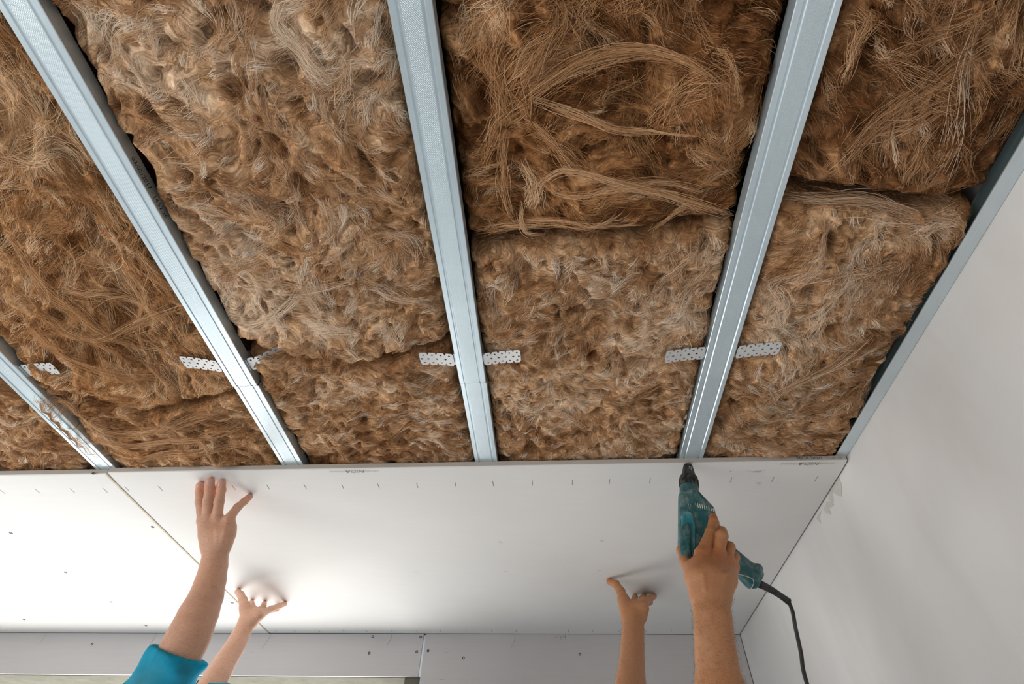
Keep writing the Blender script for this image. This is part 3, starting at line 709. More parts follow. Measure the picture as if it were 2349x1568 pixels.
batt(-.133, .3420, -.35, .50, 6, 'dark torn wool batt with long crossing strands above the seam, right of the middle rail', tone=.24, warm=.65, ang=.2, curl=.8, length=.08, fil=40000, high=lambda x: S3(x) - .006, R=(.03, .022), lump=.017, flowf=2.4, zoff=.008,
     patches=(patch(1110, 110, .05, .1), patch(1210, 440, .03, .25), patch(1330, 420, .02, .25), patch(1290, 300, .05, -.12), patch(1350, 200, .04, -.12)),
     ropes=(([(1140, 270), (1230, 210), (1330, 150), (1460, 120), (1600, 150), (1680, 210)], 170, .0055, .47, .010), ([(1150, 270), (1180, 180), (1230, 110), (1280, 60), (1290, 0)], 150, .009, .46, .006),
            ([(1130, 60), (1120, 140), (1140, 220), (1160, 300)], 130, .008, .43, .006), ([(1190, 270), (1260, 320), (1330, 380), (1390, 410)], 120, .007, .46, .006), ([(1210, 225), (1280, 250), (1350, 270), (1440, 300), (1600, 310)], 90, .0028, .6, .012),
            ([(1220, 500), (1240, 430), (1290, 390), (1360, 395), (1440, 420), (1560, 460), (1690, 505)], 130, .0035, .6, .015), ([(1240, 445), (1330, 450), (1420, 425), (1520, 420), (1620, 450)], 80, .003, .62, .010),
            ([(1160, 290), (1150, 380), (1160, 470), (1180, 520)], 90, .005, .46, .008), ([(1100, 400), (1130, 310), (1160, 250)], 70, .005, .45, .006), ([(1090, 545), (1180, 520), (1280, 510), (1400, 525), (1480, 520)], 110, .004, .56, .008),
            ([(1200, 470), (1195, 510), (1210, 540), (1250, 550)], 60, .002, .68, .010), ([(1490, 545), (1560, 490), (1600, 470)], 60, .0028, .58, .006), ([(1480, 330), (1530, 260), (1600, 200), (1680, 170)], 120, .009, .44, .005),
            ([(1190, 380), (1225, 430), (1215, 490)], 110, .006, .68, .006), ([(1420, 60), (1440, 0), (1450, -40)], 110, .010, .42, .004), ([(1330, 100), (1340, 40), (1350, -30)], 90, .009, .44, .004)))
batt(-.133, .3420, .48, YE, 7, 'light brown curly wool batt between the middle rail and the rail above the drill', tone=.51, warm=.15, ang=.5, curl=1.1, length=.038, fil=46000, low=lambda x: S3(x) + .005, R=(.035, .018), lump=.006,
     patches=(patch(1150, 760, .03, -.18), patch(1500, 790, .05, .12), patch(1350, 800, .04, -.12), patch(1460, 880, .03, .12)),
     ropes=(([(1100, 620), (1120, 720), (1140, 800)], 50, .006, .4, .002), ([(1480, 690), (1530, 640), (1580, 590), (1640, 530)], 70, .005, .66, .003), ([(1210, 940), (1290, 950), (1350, 985)], 60, .004, .72, .003), ([(1500, 830), (1515, 790), (1540, 760)], 90, .006, .7, .004)))
batt(.403, .737, -.35, .44, 8, 'dark streaked wool batt at the top right beside the wall rail', tone=.20, warm=.35, ang=.9, curl=.45, length=.085, fil=40000, high=lambda x: S4(x) - .012, R=(.02, .018), lump=.013, flowf=2.2, zoff=.004,
     patches=(patch(2290, 110, .04, .2), patch(2020, 150, .03, .16), patch(1900, 120, .03, .1), patch(2200, 280, .05, -.1)),
     ropes=(([(1880, 420), (2000, 300), (2150, 180), (2349, 60)], 130, .010, .42, .004), ([(1960, 330), (2100, 280), (2250, 200)], 100, .008, .45, .003), ([(2060, 440), (2110, 350), (2160, 270)], 90, .005, .48, .004), ([(1930, 200), (1960, 110), (2000, 20)], 120, .005, .5, .006),
            ([(2020, 80), (2030, 130), (2050, 110)], 60, .003, .62, .005), ([(2000, 160), (2150, 80), (2300, 10)], 110, .009, .38, .003)))
batt(.403, .737, .42, YE, 9, 'fluffy light brown wool batt beside the wall rail, reaching the board corner', tone=.49, warm=.15, ang=.75, curl=.75, length=.055, fil=44000, low=lambda x: S4(x) + .006, R=(.022, .02), lump=.009, flowf=3, zoff=-.007,
     patches=(patch(2130, 520, .03, .28), patch(1780, 700, .025, .3), patch(1760, 760, .025, .3), patch(1990, 700, .05, .12), patch(1850, 840, .04, .1)),
     ropes=(([(1800, 460), (1900, 470), (2000, 470), (2120, 500), (2220, 490)], 150, .006, .66, .006), ([(1760, 640), (1790, 690), (1770, 720)], 90, .005, .8, .006), ([(2070, 530), (2140, 510), (2200, 500)], 130, .006, .76, .006),
            ([(1720, 950), (1800, 880), (1900, 830), (2000, 760)], 110, .006, .58, .004), ([(1840, 640), (1950, 620), (2060, 600)], 80, .006, .68, .003), ([(1640, 1010), (1740, 1010), (1860, 1040)], 80, .007, .5, .004)))

# ------------------------------------------------------------------ people: signed-distance bodies, meshed with sparse surface nets
def cone(p, a, b, ra, rb):
    a = np.asarray(a, np.float32); ba = np.asarray(b, np.float32) - a; pa = p - a
    t = np.clip(pa @ ba / max(float(ba @ ba), 1e-12), 0, 1)
    q = pa - t[:, None] * ba
    return np.sqrt(np.einsum('ij,ij->i', q, q)) - (ra + (rb - ra) * t)
def smin(a, b, k):
    h = np.clip(.5 + .5 * (b - a) / k, 0, 1); return b + (a - b) * h - k * h * (1 - h)
def surf_net(sdf, lo, hi, h, B=8, slack=.006):
    lo = np.asarray(lo, np.float64); nb = np.ceil((np.asarray(hi) - lo) / (h * B)).astype(int)
    bi = np.stack(np.meshgrid(*[np.arange(n) for n in nb], indexing='ij'), -1).reshape(-1, 3)
    d = sdf((lo + (bi + .5) * h * B).astype(np.float32))
    bi = bi[np.abs(d) < h * B * .9 + slack]
    loc = np.stack(np.meshgrid(*[np.arange(B)] * 3, indexing='ij'), -1).reshape(-1, 3)
    cells = (bi[:, None, :] * B + loc[None]).reshape(-1, 3)
    n = nb * B + 2
    key = lambda c: (c[:, 0].astype(np.int64) * n[1] + c[:, 1]) * n[2] + c[:, 2]
    off = np.array([(i, j, k) for i in (0, 1) for j in (0, 1) for k in (0, 1)])
    nk = np.unique(np.concatenate([key(cells + o) for o in off]))
    nodes = np.stack([nk // (n[1] * n[2]), nk // n[2] % n[1], nk % n[2]], 1)
    val = np.concatenate([sdf((lo + c * h).astype(np.float32)) for c in np.array_split(nodes, max(1, len(nodes) // 250000))])
    cv = np.stack([val[np.searchsorted(nk, key(cells + o))] for o in off], 1)
    act = (cv < 0).any(1) & (cv >= 0).any(1); cells = cells[act]; cv = cv[act]
    acc = np.zeros((len(cells), 3)); cnt = np.zeros(len(cells))
    for a in range(8):
        for b in range(a + 1, 8):
            if np.abs(off[a] - off[b]).sum() != 1: continue
            m = (cv[:, a] < 0) != (cv[:, b] < 0); t = cv[:, a] / np.where(m, cv[:, a] - cv[:, b], 1)
            acc += np.where(m[:, None], off[a] + t[:, None] * (off[b] - off[a]), 0); cnt += m
    V = lo + (cells + acc / cnt[:, None]) * h
    ck = key(cells); order = np.argsort(ck); cks = ck[order]
    def idx(c):
        k = key(c); j = np.clip(np.searchsorted(cks, k), 0, len(cks) - 1); return np.where(cks[j] == k, order[j], -1)
    Q = []
    for ax in range(3):
        e = np.zeros(3, int); e[ax] = 1; o0 = 0; o1 = int(e @ [4, 2, 1])
        m = (cv[:, o0] < 0) != (cv[:, o1] < 0); c = cells[m]; neg = cv[m, o0] < 0
        u = np.eye(3, dtype=int)[(ax + 1) % 3]; w = np.eye(3, dtype=int)[(ax + 2) % 3]
        q = np.stack([idx(c), idx(c - u), idx(c - u - w), idx(c - w)], 1); ok = (q >= 0).all(1); q = q[ok]; neg = neg[ok]
        q[~neg] = q[~neg][:, ::-1]; Q.append(q)
    return V, np.vstack(Q)

PXR = lambda r, dep: r * dep / F
def depth_of(p): return float(-(RW.T @ (np.asarray(p) - CAM))[2])
def pz(x, y, z): return atz(x, y, z)

class Limb:
    """arm + palm blended softly, fingers attached one by one so that they stay apart"""
    def __init__(s):
        s.soft = []; s.fingers = []; s.tips = []; s.nails = []
    def chain(s, pts, k=.014):
        s.soft.append(([(np.array(a), np.array(b), ra, rb) for (a, ra), (b, rb) in zip(pts[:-1], pts[1:])], k))
    def finger(s, pts, tip=True, k=.005):
        c = []
        for (a, ra), (b, rb) in zip(pts[:-1], pts[1:]): c.append((np.array(a), np.array(b), ra, rb))
        for (a, ra) in pts[1:-1]: c.append((np.array(a), np.array(a) + 1e-4, ra * 1.05, ra * 1.05))   # knuckle
        s.fingers.append((c, k)); s.tips.append(np.array(pts[-1][0]))
    def sdf(s, p):
        d = None
        for segs, k in s.soft:
            c = None
            for a, b, ra, rb in segs:
                e = cone(p, a, b, ra, rb); c = e if c is None else smin(c, e, .003)
            d = c if d is None else smin(d, c, k)
        out = d
        for ch, k in s.fingers:
            f = None
            for a, b, ra, rb in ch:
                c = cone(p, a, b, ra, rb); f = c if f is None else smin(f, c, .003)
            out = np.minimum(out, smin(d, f, k * 1.6))
        return out
    def mesh(s, h=.0020):
        P = np.array([q for sg, _ in s.soft for a, b, *_ in sg for q in (a, b)] + [q for c, _ in s.fingers for a, b, *_ in c for q in (a, b)])
        return surf_net(s.sdf, P.min(0) - .06, P.max(0) + .06, h)
def skin_colour(V, base, tips, seed, red=(1.12, .80, .74)):
    n = .5 * fbm2(V[:, 0] * 18 + V[:, 2] * 7, V[:, 1] * 18 - V[:, 2] * 15, seed, 3)
    c = np.array(base)[None, :] * (1 + .10 * n)[:, None]
    if len(tips):
        d = np.min([np.linalg.norm(V - t, axis=1) for t in tips], axis=0); m = np.exp(-(d / .022) ** 2)[:, None] * .8
        c = c * (1 - m) + c * np.array(red) * m
    return c
def add_nail(parent, tip, prev, r, view=None, size=1.0):
    """curved nail plate on the back of a fingertip; dorsal side looks along 'view'"""
    tip = np.asarray(tip, float); d = tip - np.asarray(prev); d /= np.linalg.norm(d)
    n = (CAM - tip) if view is None else np.asarray(view, float)
    n = n - d * (n @ d); n /= np.linalg.norm(n); w = np.cross(d, n)
    V = []; G = 7
    for i in range(G):
        for j in range(G):
            u = i / (G - 1) * 2 - 1; v = j / (G - 1) * 2 - 1
            sq = 1 - .22 * max(0, abs(u)) ** 3
            a = v * 1.0 * sq
            R = r * 1.01
            V.append(tip - d * (r * .18) + d * u * r * .78 * size * (1 - .12 * v * v) + (n * math.cos(a) + w * math.sin(a)) * (R - .0002) - n * .0001 + n * .0006 * (1 - u * u) * (1 - v * v) - n * max(0, u) ** 2 * r * .12)
    Fc = [(i * G + j, i * G + j + 1, (i + 1) * G + j + 1, (i + 1) * G + j) for i in range(G - 1) for j in range(G - 1)]
    return mesh_obj('fingernail', V, Fc, M['nail'], parent, True)
def px_chain(L, fn=None):
    """[(px, py, depth, radius_px)] -> [(point, radius)]"""
    return [(atd(x, y, d), PXR(r, d)) for x, y, d, r in L]
ZT = ZC - .0005
def tipc(px, py, r_px, z=None):
    """finger-tip centre touching the board"""
    d = depth_of(atz(px, py, ZT)); r = PXR(r_px, d); return (atz(px, py, ZT - r * .9), r)

# ---- right arm of the person on the left (back of the hand to the viewer)
A = Limb()
A.chain(px_chain([(424, 1478, 1.235, 46), (439, 1445, 1.255, 46), (455, 1408, 1.285, 43), (471, 1372, 1.315, 37.5), (482, 1335, 1.345, 33), (490, 1300, 1.37, 29.5), (495, 1266, 1.39, 27)]))
A.chain(px_chain([(424, 1478, 1.235, 46), (412, 1500, 1.22, 47), (385, 1545, 1.20, 50)]))
A.chain(px_chain([(480, 1250, 1.395, 19), (475, 1225, 1.405, 18), (466, 1196, 1.425, 13)]))
A.chain(px_chain([(490, 1250, 1.395, 20), (482, 1222, 1.405, 18), (477, 1190, 1.425, 13)]))
A.chain(px_chain([(500, 1250, 1.395, 20), (500, 1222, 1.405, 18), (498, 1192, 1.425, 13)]))
A.chain(px_chain([(509, 1250, 1.395, 19), (518, 1225, 1.405, 20), (522, 1196, 1.425, 14)]))
A.chain(px_chain([(512, 1240, 1.40, 18), (524, 1210, 1.42, 16)]))
def fing(limb, tip, mids, mcp):
    t = tipc(*tip); ch = [(atd(*mcp[:3]), PXR(mcp[3], mcp[2]))]
    for x, y, f_, r in mids:      # f_: fraction of the way (in depth) from knuckle to tip
        d = mcp[2] + (depth_of(t[0]) - mcp[2]) * f_; ch.append((atd(x, y, d), PXR(r, d)))
    ch.append(t); limb.finger(ch); return ch
def tendon(limb, L, rt=3.2, up=.0012, k=.005):
    limb.chain(px_chain([(x, y, d - r * d / F + rt * d / F - up, rt) for x, y, d, r in L]), k)
def knuckle(limb, x, y, d, r, rk=7, up=.0015):
    c = d - r * d / F + rk * d / F - up; p = atd(x, y, c); limb.soft.append(([(p, p + 1e-4, PXR(rk, c), PXR(rk, c))], .006))
for x0_, x1_ in ((466, 484), (477, 489), (498, 499), (521, 508)):
    tendon(A, [(x1_, 1244, 1.398, 20), ((x0_ + x1_) / 2, 1222, 1.406, 18), (x0_, 1196, 1.425, 13)], 3.4, .0010)
    knuckle(A, x0_, 1191, 1.425, 13)
a1 = fing(A, (459, 1113, 9), [(458.5, 1150, .45, 9.6), (458.5, 1128, .78, 9.2)], (465, 1192, 1.425, 11.5))
a2 = fing(A, (482, 1104, 9.8), [(477, 1149, .45, 10.8), (480.5, 1121, .78, 10)], (476, 1188, 1.425, 12))
a3 = fing(A, (508, 1108.5, 9.6), [(502.5, 1150, .45, 10.6), (507, 1124, .78, 9.8)], (497, 1190, 1.425, 12))
a4 = fing(A, (572, 1139, 7.4), [(545, 1163, .5, 9), (560, 1150, .8, 8)], (526, 1188, 1.425, 11))
th = tipc(492, 1128, 8.5)
A.finger([(atd(484, 1228, 1.43), PXR(13, 1.43)), (atd(480, 1192, 1.475), PXR(10.5, 1.475)), (atd(487, 1158, 1.49), PXR(9.5, 1.49)), th])
# ---- left arm of the person on the left (palm to the viewer)
B = Limb()
def zp(x, y, z, rpx): p = atz(x, y, z); return (p, PXR(rpx, depth_of(p)))
B.chain(px_chain([(470, 1600, 1.50, 33), (495, 1556, 1.57, 29), (515, 1519, 1.64, 25.5), (539, 1482, 1.71, 22.5), (556, 1448, 1.765, 19.5), (566, 1428, 1.79, 18)]))
B.chain(px_chain([(562, 1428, 1.79, 15), (567, 1408, 1.815, 15), (562, 1392, 1.83, 11)]), .010)
B.chain(px_chain([(568, 1428, 1.79, 15), (578, 1412, 1.81, 15), (580, 1400, 1.85, 11)]), .010)
B.chain(px_chain([(573, 1427, 1.79, 15), (588, 1413, 1.81, 13), (597, 1406, 1.86, 10)]), .010)
B.chain(px_chain([(576, 1425, 1.79, 14), (592, 1412, 1.80, 12), (602, 1405, 1.84, 9)]), .010)
bt = tipc(545.5, 1357, 7)
B.finger([(atd(563, 1396, 1.825), PXR(11.5, 1.825)), (atd(557, 1376, 1.86), PXR(9.2, 1.86)), (atd(552, 1364, 1.90), PXR(7.8, 1.90)), bt], k=.008)
b5 = tipc(653, 1384.5, 5.2)
B.finger([(atd(602, 1406, 1.84), PXR(8.5, 1.84)), (atd(622, 1396, 1.90), PXR(6.8, 1.90)), (atd(640, 1389.5, 1.96), PXR(5.8, 1.96)), b5])
b4 = tipc(640, 1385.5, 5.2)
B.finger([(atd(598, 1404, 1.86), PXR(8.5, 1.86)), (atd(616, 1399, 1.92), PXR(7, 1.92)), (atd(634, 1396, 1.98), PXR(6, 1.98)), tipc(637, 1395, 5.2)])
B.finger([(atd(590, 1402, 1.86), PXR(8.5, 1.86)), (atd(603, 1393, 1.93), PXR(7, 1.93)), tipc(606, 1384, 6)])
B.finger([(atd(578, 1400, 1.85), PXR(8.5, 1.85)), (atd(578, 1390, 1.91), PXR(7, 1.91)), tipc(577, 1381, 6)])
# ---- left arm of the person with the drill (palm to the viewer)
Cc_ = Limb()
Cc_.chain(px_chain([(1446, 1600, 1.35, 38), (1447, 1566, 1.40, 34), (1449.5, 1519, 1.48, 28.5), (1451, 1482, 1.55, 26.5), (1452, 1445, 1.62, 25), (1452.5, 1418, 1.665, 24)]))
Cc_.chain(px_chain([(1440, 1416, 1.665, 15), (1436, 1394, 1.69, 15), (1430, 1376, 1.72, 12)]), .010)
Cc_.chain(px_chain([(1452, 1414, 1.665, 18), (1454, 1396, 1.685, 16), (1455, 1384, 1.73, 11)]), .010)
Cc_.chain(px_chain([(1463, 1414, 1.665, 16), (1469, 1396, 1.68, 15), (1470, 1381, 1.73, 10)]), .010)
Cc_.chain(px_chain([(1470, 1412, 1.665, 14), (1476, 1394, 1.675, 12), (1477, 1380, 1.71, 9)]), .010)
ct = tipc(1398, 1333, 7)
Cc_.finger([(atd(1431, 1376, 1.72), PXR(12.5, 1.72)), (atd(1424, 1356, 1.755), PXR(10, 1.755)), (atd(1413, 1339.5, 1.79), PXR(8.6, 1.79)), ct], k=.008)
Cc_.finger([(atd(1476, 1380, 1.71), PXR(9.5, 1.71)), (atd(1489, 1373, 1.76), PXR(8, 1.76)), tipc(1500, 1366.5, 6.5)])
Cc_.finger([(atd(1475, 1382, 1.72), PXR(9, 1.72)), (atd(1486, 1380, 1.76), PXR(7.5, 1.76)), (atd(1491, 1380, 1.80), PXR(6, 1.80)), tipc(1489, 1374, 6)])
Cc_.finger([(atd(1466, 1382, 1.73), PXR(9, 1.73)), (atd(1474, 1373, 1.78), PXR(7.5, 1.78)), tipc(1477, 1366.5, 6.5)])
Cc_.finger([(atd(1455, 1384, 1.73), PXR(9, 1.73)), (atd(1456, 1376, 1.79), PXR(7.5, 1.79)), tipc(1457, 1368, 6.5)])
# ---- right arm of the person with the drill (closed on the grip)
D = Limb()
D.chain(px_chain([(1655, 1600, .93, 57), (1650, 1562, .945, 52), (1643, 1510, .965, 47), (1638, 1460, .98, 44), (1634, 1410, 1.0, 42), (1630, 1376, 1.02, 40)]))
D.chain(px_chain([(1607, 1366, 1.03, 22), (1596, 1330, 1.05, 24), (1592, 1304, 1.07, 20)]))
D.chain(px_chain([(1618, 1366, 1.02, 27), (1610, 1320, 1.04, 28), (1609, 1272, 1.085, 15)]))
D.chain(px_chain([(1632, 1366, 1.02, 30), (1634, 1320, 1.04, 29), (1645, 1278, 1.085, 15)]))
D.chain(px_chain([(1645, 1366, 1.02, 27), (1655, 1325, 1.045, 26), (1667, 1287, 1.085, 14)]))
D.chain(px_chain([(1652, 1364, 1.03, 22), (1668, 1330, 1.05, 22), (1680, 1300, 1.085, 14)]))
for xa, xb, ya in ((1609, 1618, 1276), (1644, 1632, 1282), (1666, 1644, 1291), (1679, 1652, 1303)):
    tendon(D, [(xb, 1352, 1.025, 28), ((xa + xb) / 2, 1318, 1.042, 27), (xa, ya, 1.085, 15)], 4.6, .0014)
    knuckle(D, xa, ya - 3, 1.086, 15, 9, .0022); D.tips.append(atd(xa, ya, 1.08))
d_i = [(atd(1611, 1270, 1.088), PXR(15, 1.088)), (atd(1631, 1221, 1.135), PXR(12.4, 1.135)), (atd(1637, 1198, 1.16), PXR(11, 1.16)), (atd(1635.5, 1187, 1.178), PXR(10, 1.178))]
D.finger(d_i, k=.007)
D.finger([(atd(1646, 1277, 1.088), PXR(14.5, 1.088)), (atd(1656, 1228, 1.115), PXR(13, 1.115)), (atd(1655, 1219, 1.15), PXR(11.5, 1.15)), (atd(1636, 1226, 1.19), PXR(10.5, 1.19))], k=.007)
D.finger([(atd(1667, 1286, 1.088), PXR(13.5, 1.088)), (atd(1674, 1254, 1.12), PXR(11.5, 1.12)), (atd(1670, 1252, 1.155), PXR(10.5, 1.155)), (atd(1654, 1258, 1.185), PXR(10, 1.185))], k=.007)
D.finger([(atd(1680, 1299, 1.088), PXR(12.5, 1.088)), (atd(1686, 1276, 1.12), PXR(10, 1.12)), (atd(1683, 1275, 1.15), PXR(9.5, 1.15)), (atd(1668, 1282, 1.175), PXR(9, 1.175))], k=.007)
D.finger([(atd(1588, 1312, 1.075), PXR(18, 1.075)), (atd(1571, 1285, 1.12), PXR(12.5, 1.12)), (atd(1563, 1262, 1.155), PXR(10.5, 1.155)), (atd(1566, 1246, 1.18), PXR(9.5, 1.18))], k=.009)

def body(chest, sh_r, sh_l, el_r, el_l, hips_z, floor_z, fx):
    """rough standing figure below the picture: returns sdf pieces for skin, shirt, trousers, shoes, hair; figure faces +x"""
    cx, cy, cz = chest; mid = np.array([cx, cy, cz])
    hip = np.array([cx - .02, cy, hips_z]); neck = np.array([cx + .01, cy, cz + .13]); head = np.array([cx + .03, cy, cz + .245])
    up = np.array([0, 0, 1.]); y = np.array([0, 1., 0]); x = np.array([1., 0, 0])
    def torso(p, g):
        d = None
        for a, b, ra, rb in ((hip + y * .08, mid + y * .07, .105, .115), (hip - y * .08, mid - y * .07, .105, .115), (mid + y * .07, np.array(sh_l), .10, .062), (mid - y * .07, np.array(sh_r), .10, .062), (mid + up * .05, neck, .085, .062)):
            c = cone(p, a, b, ra + g, rb + g); d = c if d is None else smin(d, c, .06)
        return d
    def sleeves(p, g):
        return np.minimum(cone(p, sh_r, el_r, .062 + g, .052 + g), cone(p, sh_l, el_l, .060 + g, .046 + g))
    legs = []
    for s in (-1, 1):
        hp = hip + y * s * .09; kn = np.array([cx + .01, cy + s * .11, floor_z + .50]); an = np.array([cx - .02, cy + s * .12, floor_z + .09])
        legs.append((hp, kn, an))
    def lower(p, g):
        d = None
        for hp, kn, an in legs:
            for a, b, ra, rb in ((hp, kn, .095, .066), (kn, an, .064, .045)):
                c = cone(p, a, b, ra + g, rb + g); d = c if d is None else smin(d, c, .03)
        return smin(d, cone(p, hip - y * .06, hip + y * .06, .115 + g, .115 + g), .05)
    def skin(p):
        d = smin(cone(p, head + up * .02, head + up * .03 - x * .02, .088, .09), cone(p, head - up * .045 + x * .03, head - up * .075 + x * .045, .062, .045), .03)   # skull, jaw
        d = smin(d, cone(p, head + x * .088 + up * .005, head + x * .112 - up * .022, .010, .013), .012)                                                             # nose
        for s in (-1, 1):
            d = smin(d, cone(p, head + y * s * .088 - x * .01 + up * .015, head + y * s * .090 - x * .012 - up * .025, .014, .010), .008)                            # ears
            e = cone(p, head + x * .089 + y * s * .034 + up * .012, head + x * .089 + y * s * .036 + up * .012, .013, .013); d = np.maximum(d, -e + .004)            # eye sockets
            d = np.minimum(d, cone(p, head + x * .078 + y * s * .034 + up * .012, head + x * .078 + y * s * .035 + up * .012, .012, .012))
        m = cone(p, head + x * .095 - y * .022 - up * .058, head + x * .095 + y * .022 - up * .058, .005, .005); d = smin(d, m, .006)                                # lips
        d = smin(d, cone(p, neck - up * .05, head - up * .06 - x * .01, .060, .055), .03)
        return smin(d, torso(p, 0), .03)
    def hair(p):
        c = cone(p, head + up * .03 - x * .012, head + up * .02 - x * .04, .097, .094); cut = (p - (head + x * .055)) @ np.array([.85, 0, -.5], np.float32)
        return np.maximum(c, cut)
    def shoes(p):
        d = None
        for hp, kn, an in legs:
            c = smin(cone(p, an - x * .02 - up * .04, an + x * .16 - up * .05, .042, .036), cone(p, an, an - up * .03, .05, .045), .02); d = c if d is None else np.minimum(d, c)
        return np.maximum(d, (floor_z + .001) - p[:, 2])
    return dict(skin=skin, torso=torso, sleeves=sleeves, lower=lower, hair=hair, shoes=shoes, mid=mid, hip=hip)

def person(label, limbs, bd, base, seed, shirt_mat, cuffs, g_shirt=.014, fold=.004, cloth_h=.006):
    Vs, Qs, Cs = [], [], []; n0 = 0
    for L in limbs:
        V, Q = L.mesh(); C = skin_colour(V, base, L.tips, seed); Vs.append(V); Qs.append(Q + n0); Cs.append(C); n0 += len(V)
    m = bd['mid']; lo = (m[0] - .35, m[1] - .42, ROOM_Z0); hi = (m[0] + .40, m[1] + .42, m[2] + .42)
    # upper arms under the sleeves + head, neck, trunk (coarser)
    def core(p): return smin(bd['skin'](p), bd['sleeves'](p, -.006), .03)
    V, Q = surf_net(core, lo, hi, .009, slack=.05); V_c = skin_colour(V, base, [], seed); Vs.append(V); Qs.append(Q + n0); Cs.append(V_c)
    org = np.array([m[0], m[1], ROOM_Z0])
    o = np_mesh('person', np.vstack(Vs) - org, np.vstack(Qs), M['skin'], None, True, np.vstack(Cs)); o.location = org
    tag(o, label, 'person')
    def wr_(p): return fold * (np.sin(p[:, 2] * 95 + 2.2 * np.sin(p[:, 0] * 38) + 25 * p[:, 1]) * .5 + np.sin(p[:, 0] * 70 - p[:, 1] * 45 + p[:, 2] * 30) * .5)
    def shirt(p):
        d = smin(bd['torso'](p, g_shirt), bd['sleeves'](p, g_shirt), .04) + wr_(p)
        for c, nrm, rad in cuffs:        # cut each sleeve at its cuff plane
            q = p - np.asarray(c, np.float32); near = np.linalg.norm(q, axis=1) < rad
            pl = q @ np.asarray(nrm, np.float32); d = np.where(near, np.maximum(d, pl), d)
        q = p - np.asarray(m + np.array([.01, 0, .115]), np.float32); d = np.where(np.hypot(q[:, 0], q[:, 1]) < .085, np.maximum(d, q @ np.array([.2, 0, .98], np.float32)), d)
        return np.maximum(d, bd['hip'][2] - .06 - p[:, 2])
    def part(name, f, mat, hh, lo=lo, hi=hi):
        V, Q = surf_net(f, lo, hi, hh, slack=.02); return np_mesh(name, V - org, Q, mat, o, True, None)
    part('shirt', shirt, shirt_mat, cloth_h)
    part('trousers', lambda p: np.maximum(np.maximum(bd['lower'](p, .012), p[:, 2] - bd['hip'][2] - .07), ROOM_Z0 + .06 - p[:, 2]), M['trousers'], .012)
    part('shoe', shoes_half(bd, m[1], -1), M['shoe'], .008); part('shoe', shoes_half(bd, m[1], 1), M['shoe'], .008)
    part('hair', bd['hair'], M['head_hair'], .008)
    return o, org
def shoes_half(bd, y0, s):
    return lambda p: np.maximum(bd['shoes'](p), -s * (p[:, 1] - y0))
# person on the left
elA = atd(408, 1508, 1.218); elB = atd(476, 1590, 1.515)
shA = np.array([-1.02, 1.42, 1.66]); shB = np.array([-1.02, 1.80, 1.66])
bd1 = body((-1.06, 1.61, 1.57), shA, shB, elA, elB, 1.08, ROOM_Z0, 1)
cuffA = (np.array(atd(418, 1497, 1.23)), None)
nA = np.array(elA) - shA; nA /= np.linalg.norm(nA); nB = np.array(elB) - shB; nB /= np.linalg.norm(nB)
# cuff planes follow the hem seen in the photograph
_h1 = atd(361, 1484, 1.22); _h2 = atd(474, 1516, 1.22); _v = np.cross(np.array(_h2) - _h1, np.array(atd(418, 1500, 1.5)) - atd(418, 1500, 1.0)); _v /= np.linalg.norm(_v)
if _v @ nA < 0: _v = -_v
nh = _v * .9 + nA * .45; nh /= np.linalg.norm(nh)
p1, org1 = person('person in a turquoise short-sleeved shirt pressing both bare hands up against the board', [A, B], bd1, (.76, .44, .305), 3, M['shirt'],
                  [((np.array(_h1) + _h2) / 2, nh, .15), (atd(474, 1560, 1.56), nB, .11)])
for ch in (a1, a2, a3, a4):
    add_nail(p1, ch[-1][0] - org1, ch[-2][0] - org1, ch[-1][1], CAM - ch[-1][0])
# person with the drill
elC = atd(1447, 1640, 1.28); elD = atd(1662, 1720, .88)
shC = np.array([.10, 1.66, 1.62]); shD = np.array([.14, 1.30, 1.60])
bd2 = body((.06, 1.47, 1.53), shD, shC, elD, elC, 1.05, ROOM_Z0, 1)
nC = np.array(elC) - shC; nC /= np.linalg.norm(nC); nD = np.array(elD) - shD; nD /= np.linalg.norm(nD)
Cc_.chain([(np.array(elC), .046), (atd(1446, 1600, 1.35), .042)]); D.chain([(np.array(elD), .048), (atd(1655, 1600, .93), PXR(57, .93))])
p2, org2 = person('person with tanned hairy arms pressing a screw gun against the board', [Cc_, D], bd2, (.48, .222, .102), 8, M['shirt_grey'],
                  [(shC + nC * .16, nC, .16), (shD + nD * .14, nD, .16)], cloth_h=.011)
add_nail(p2, d_i[-1][0] - org2, d_i[-2][0] - org2, d_i[-1][1], None)
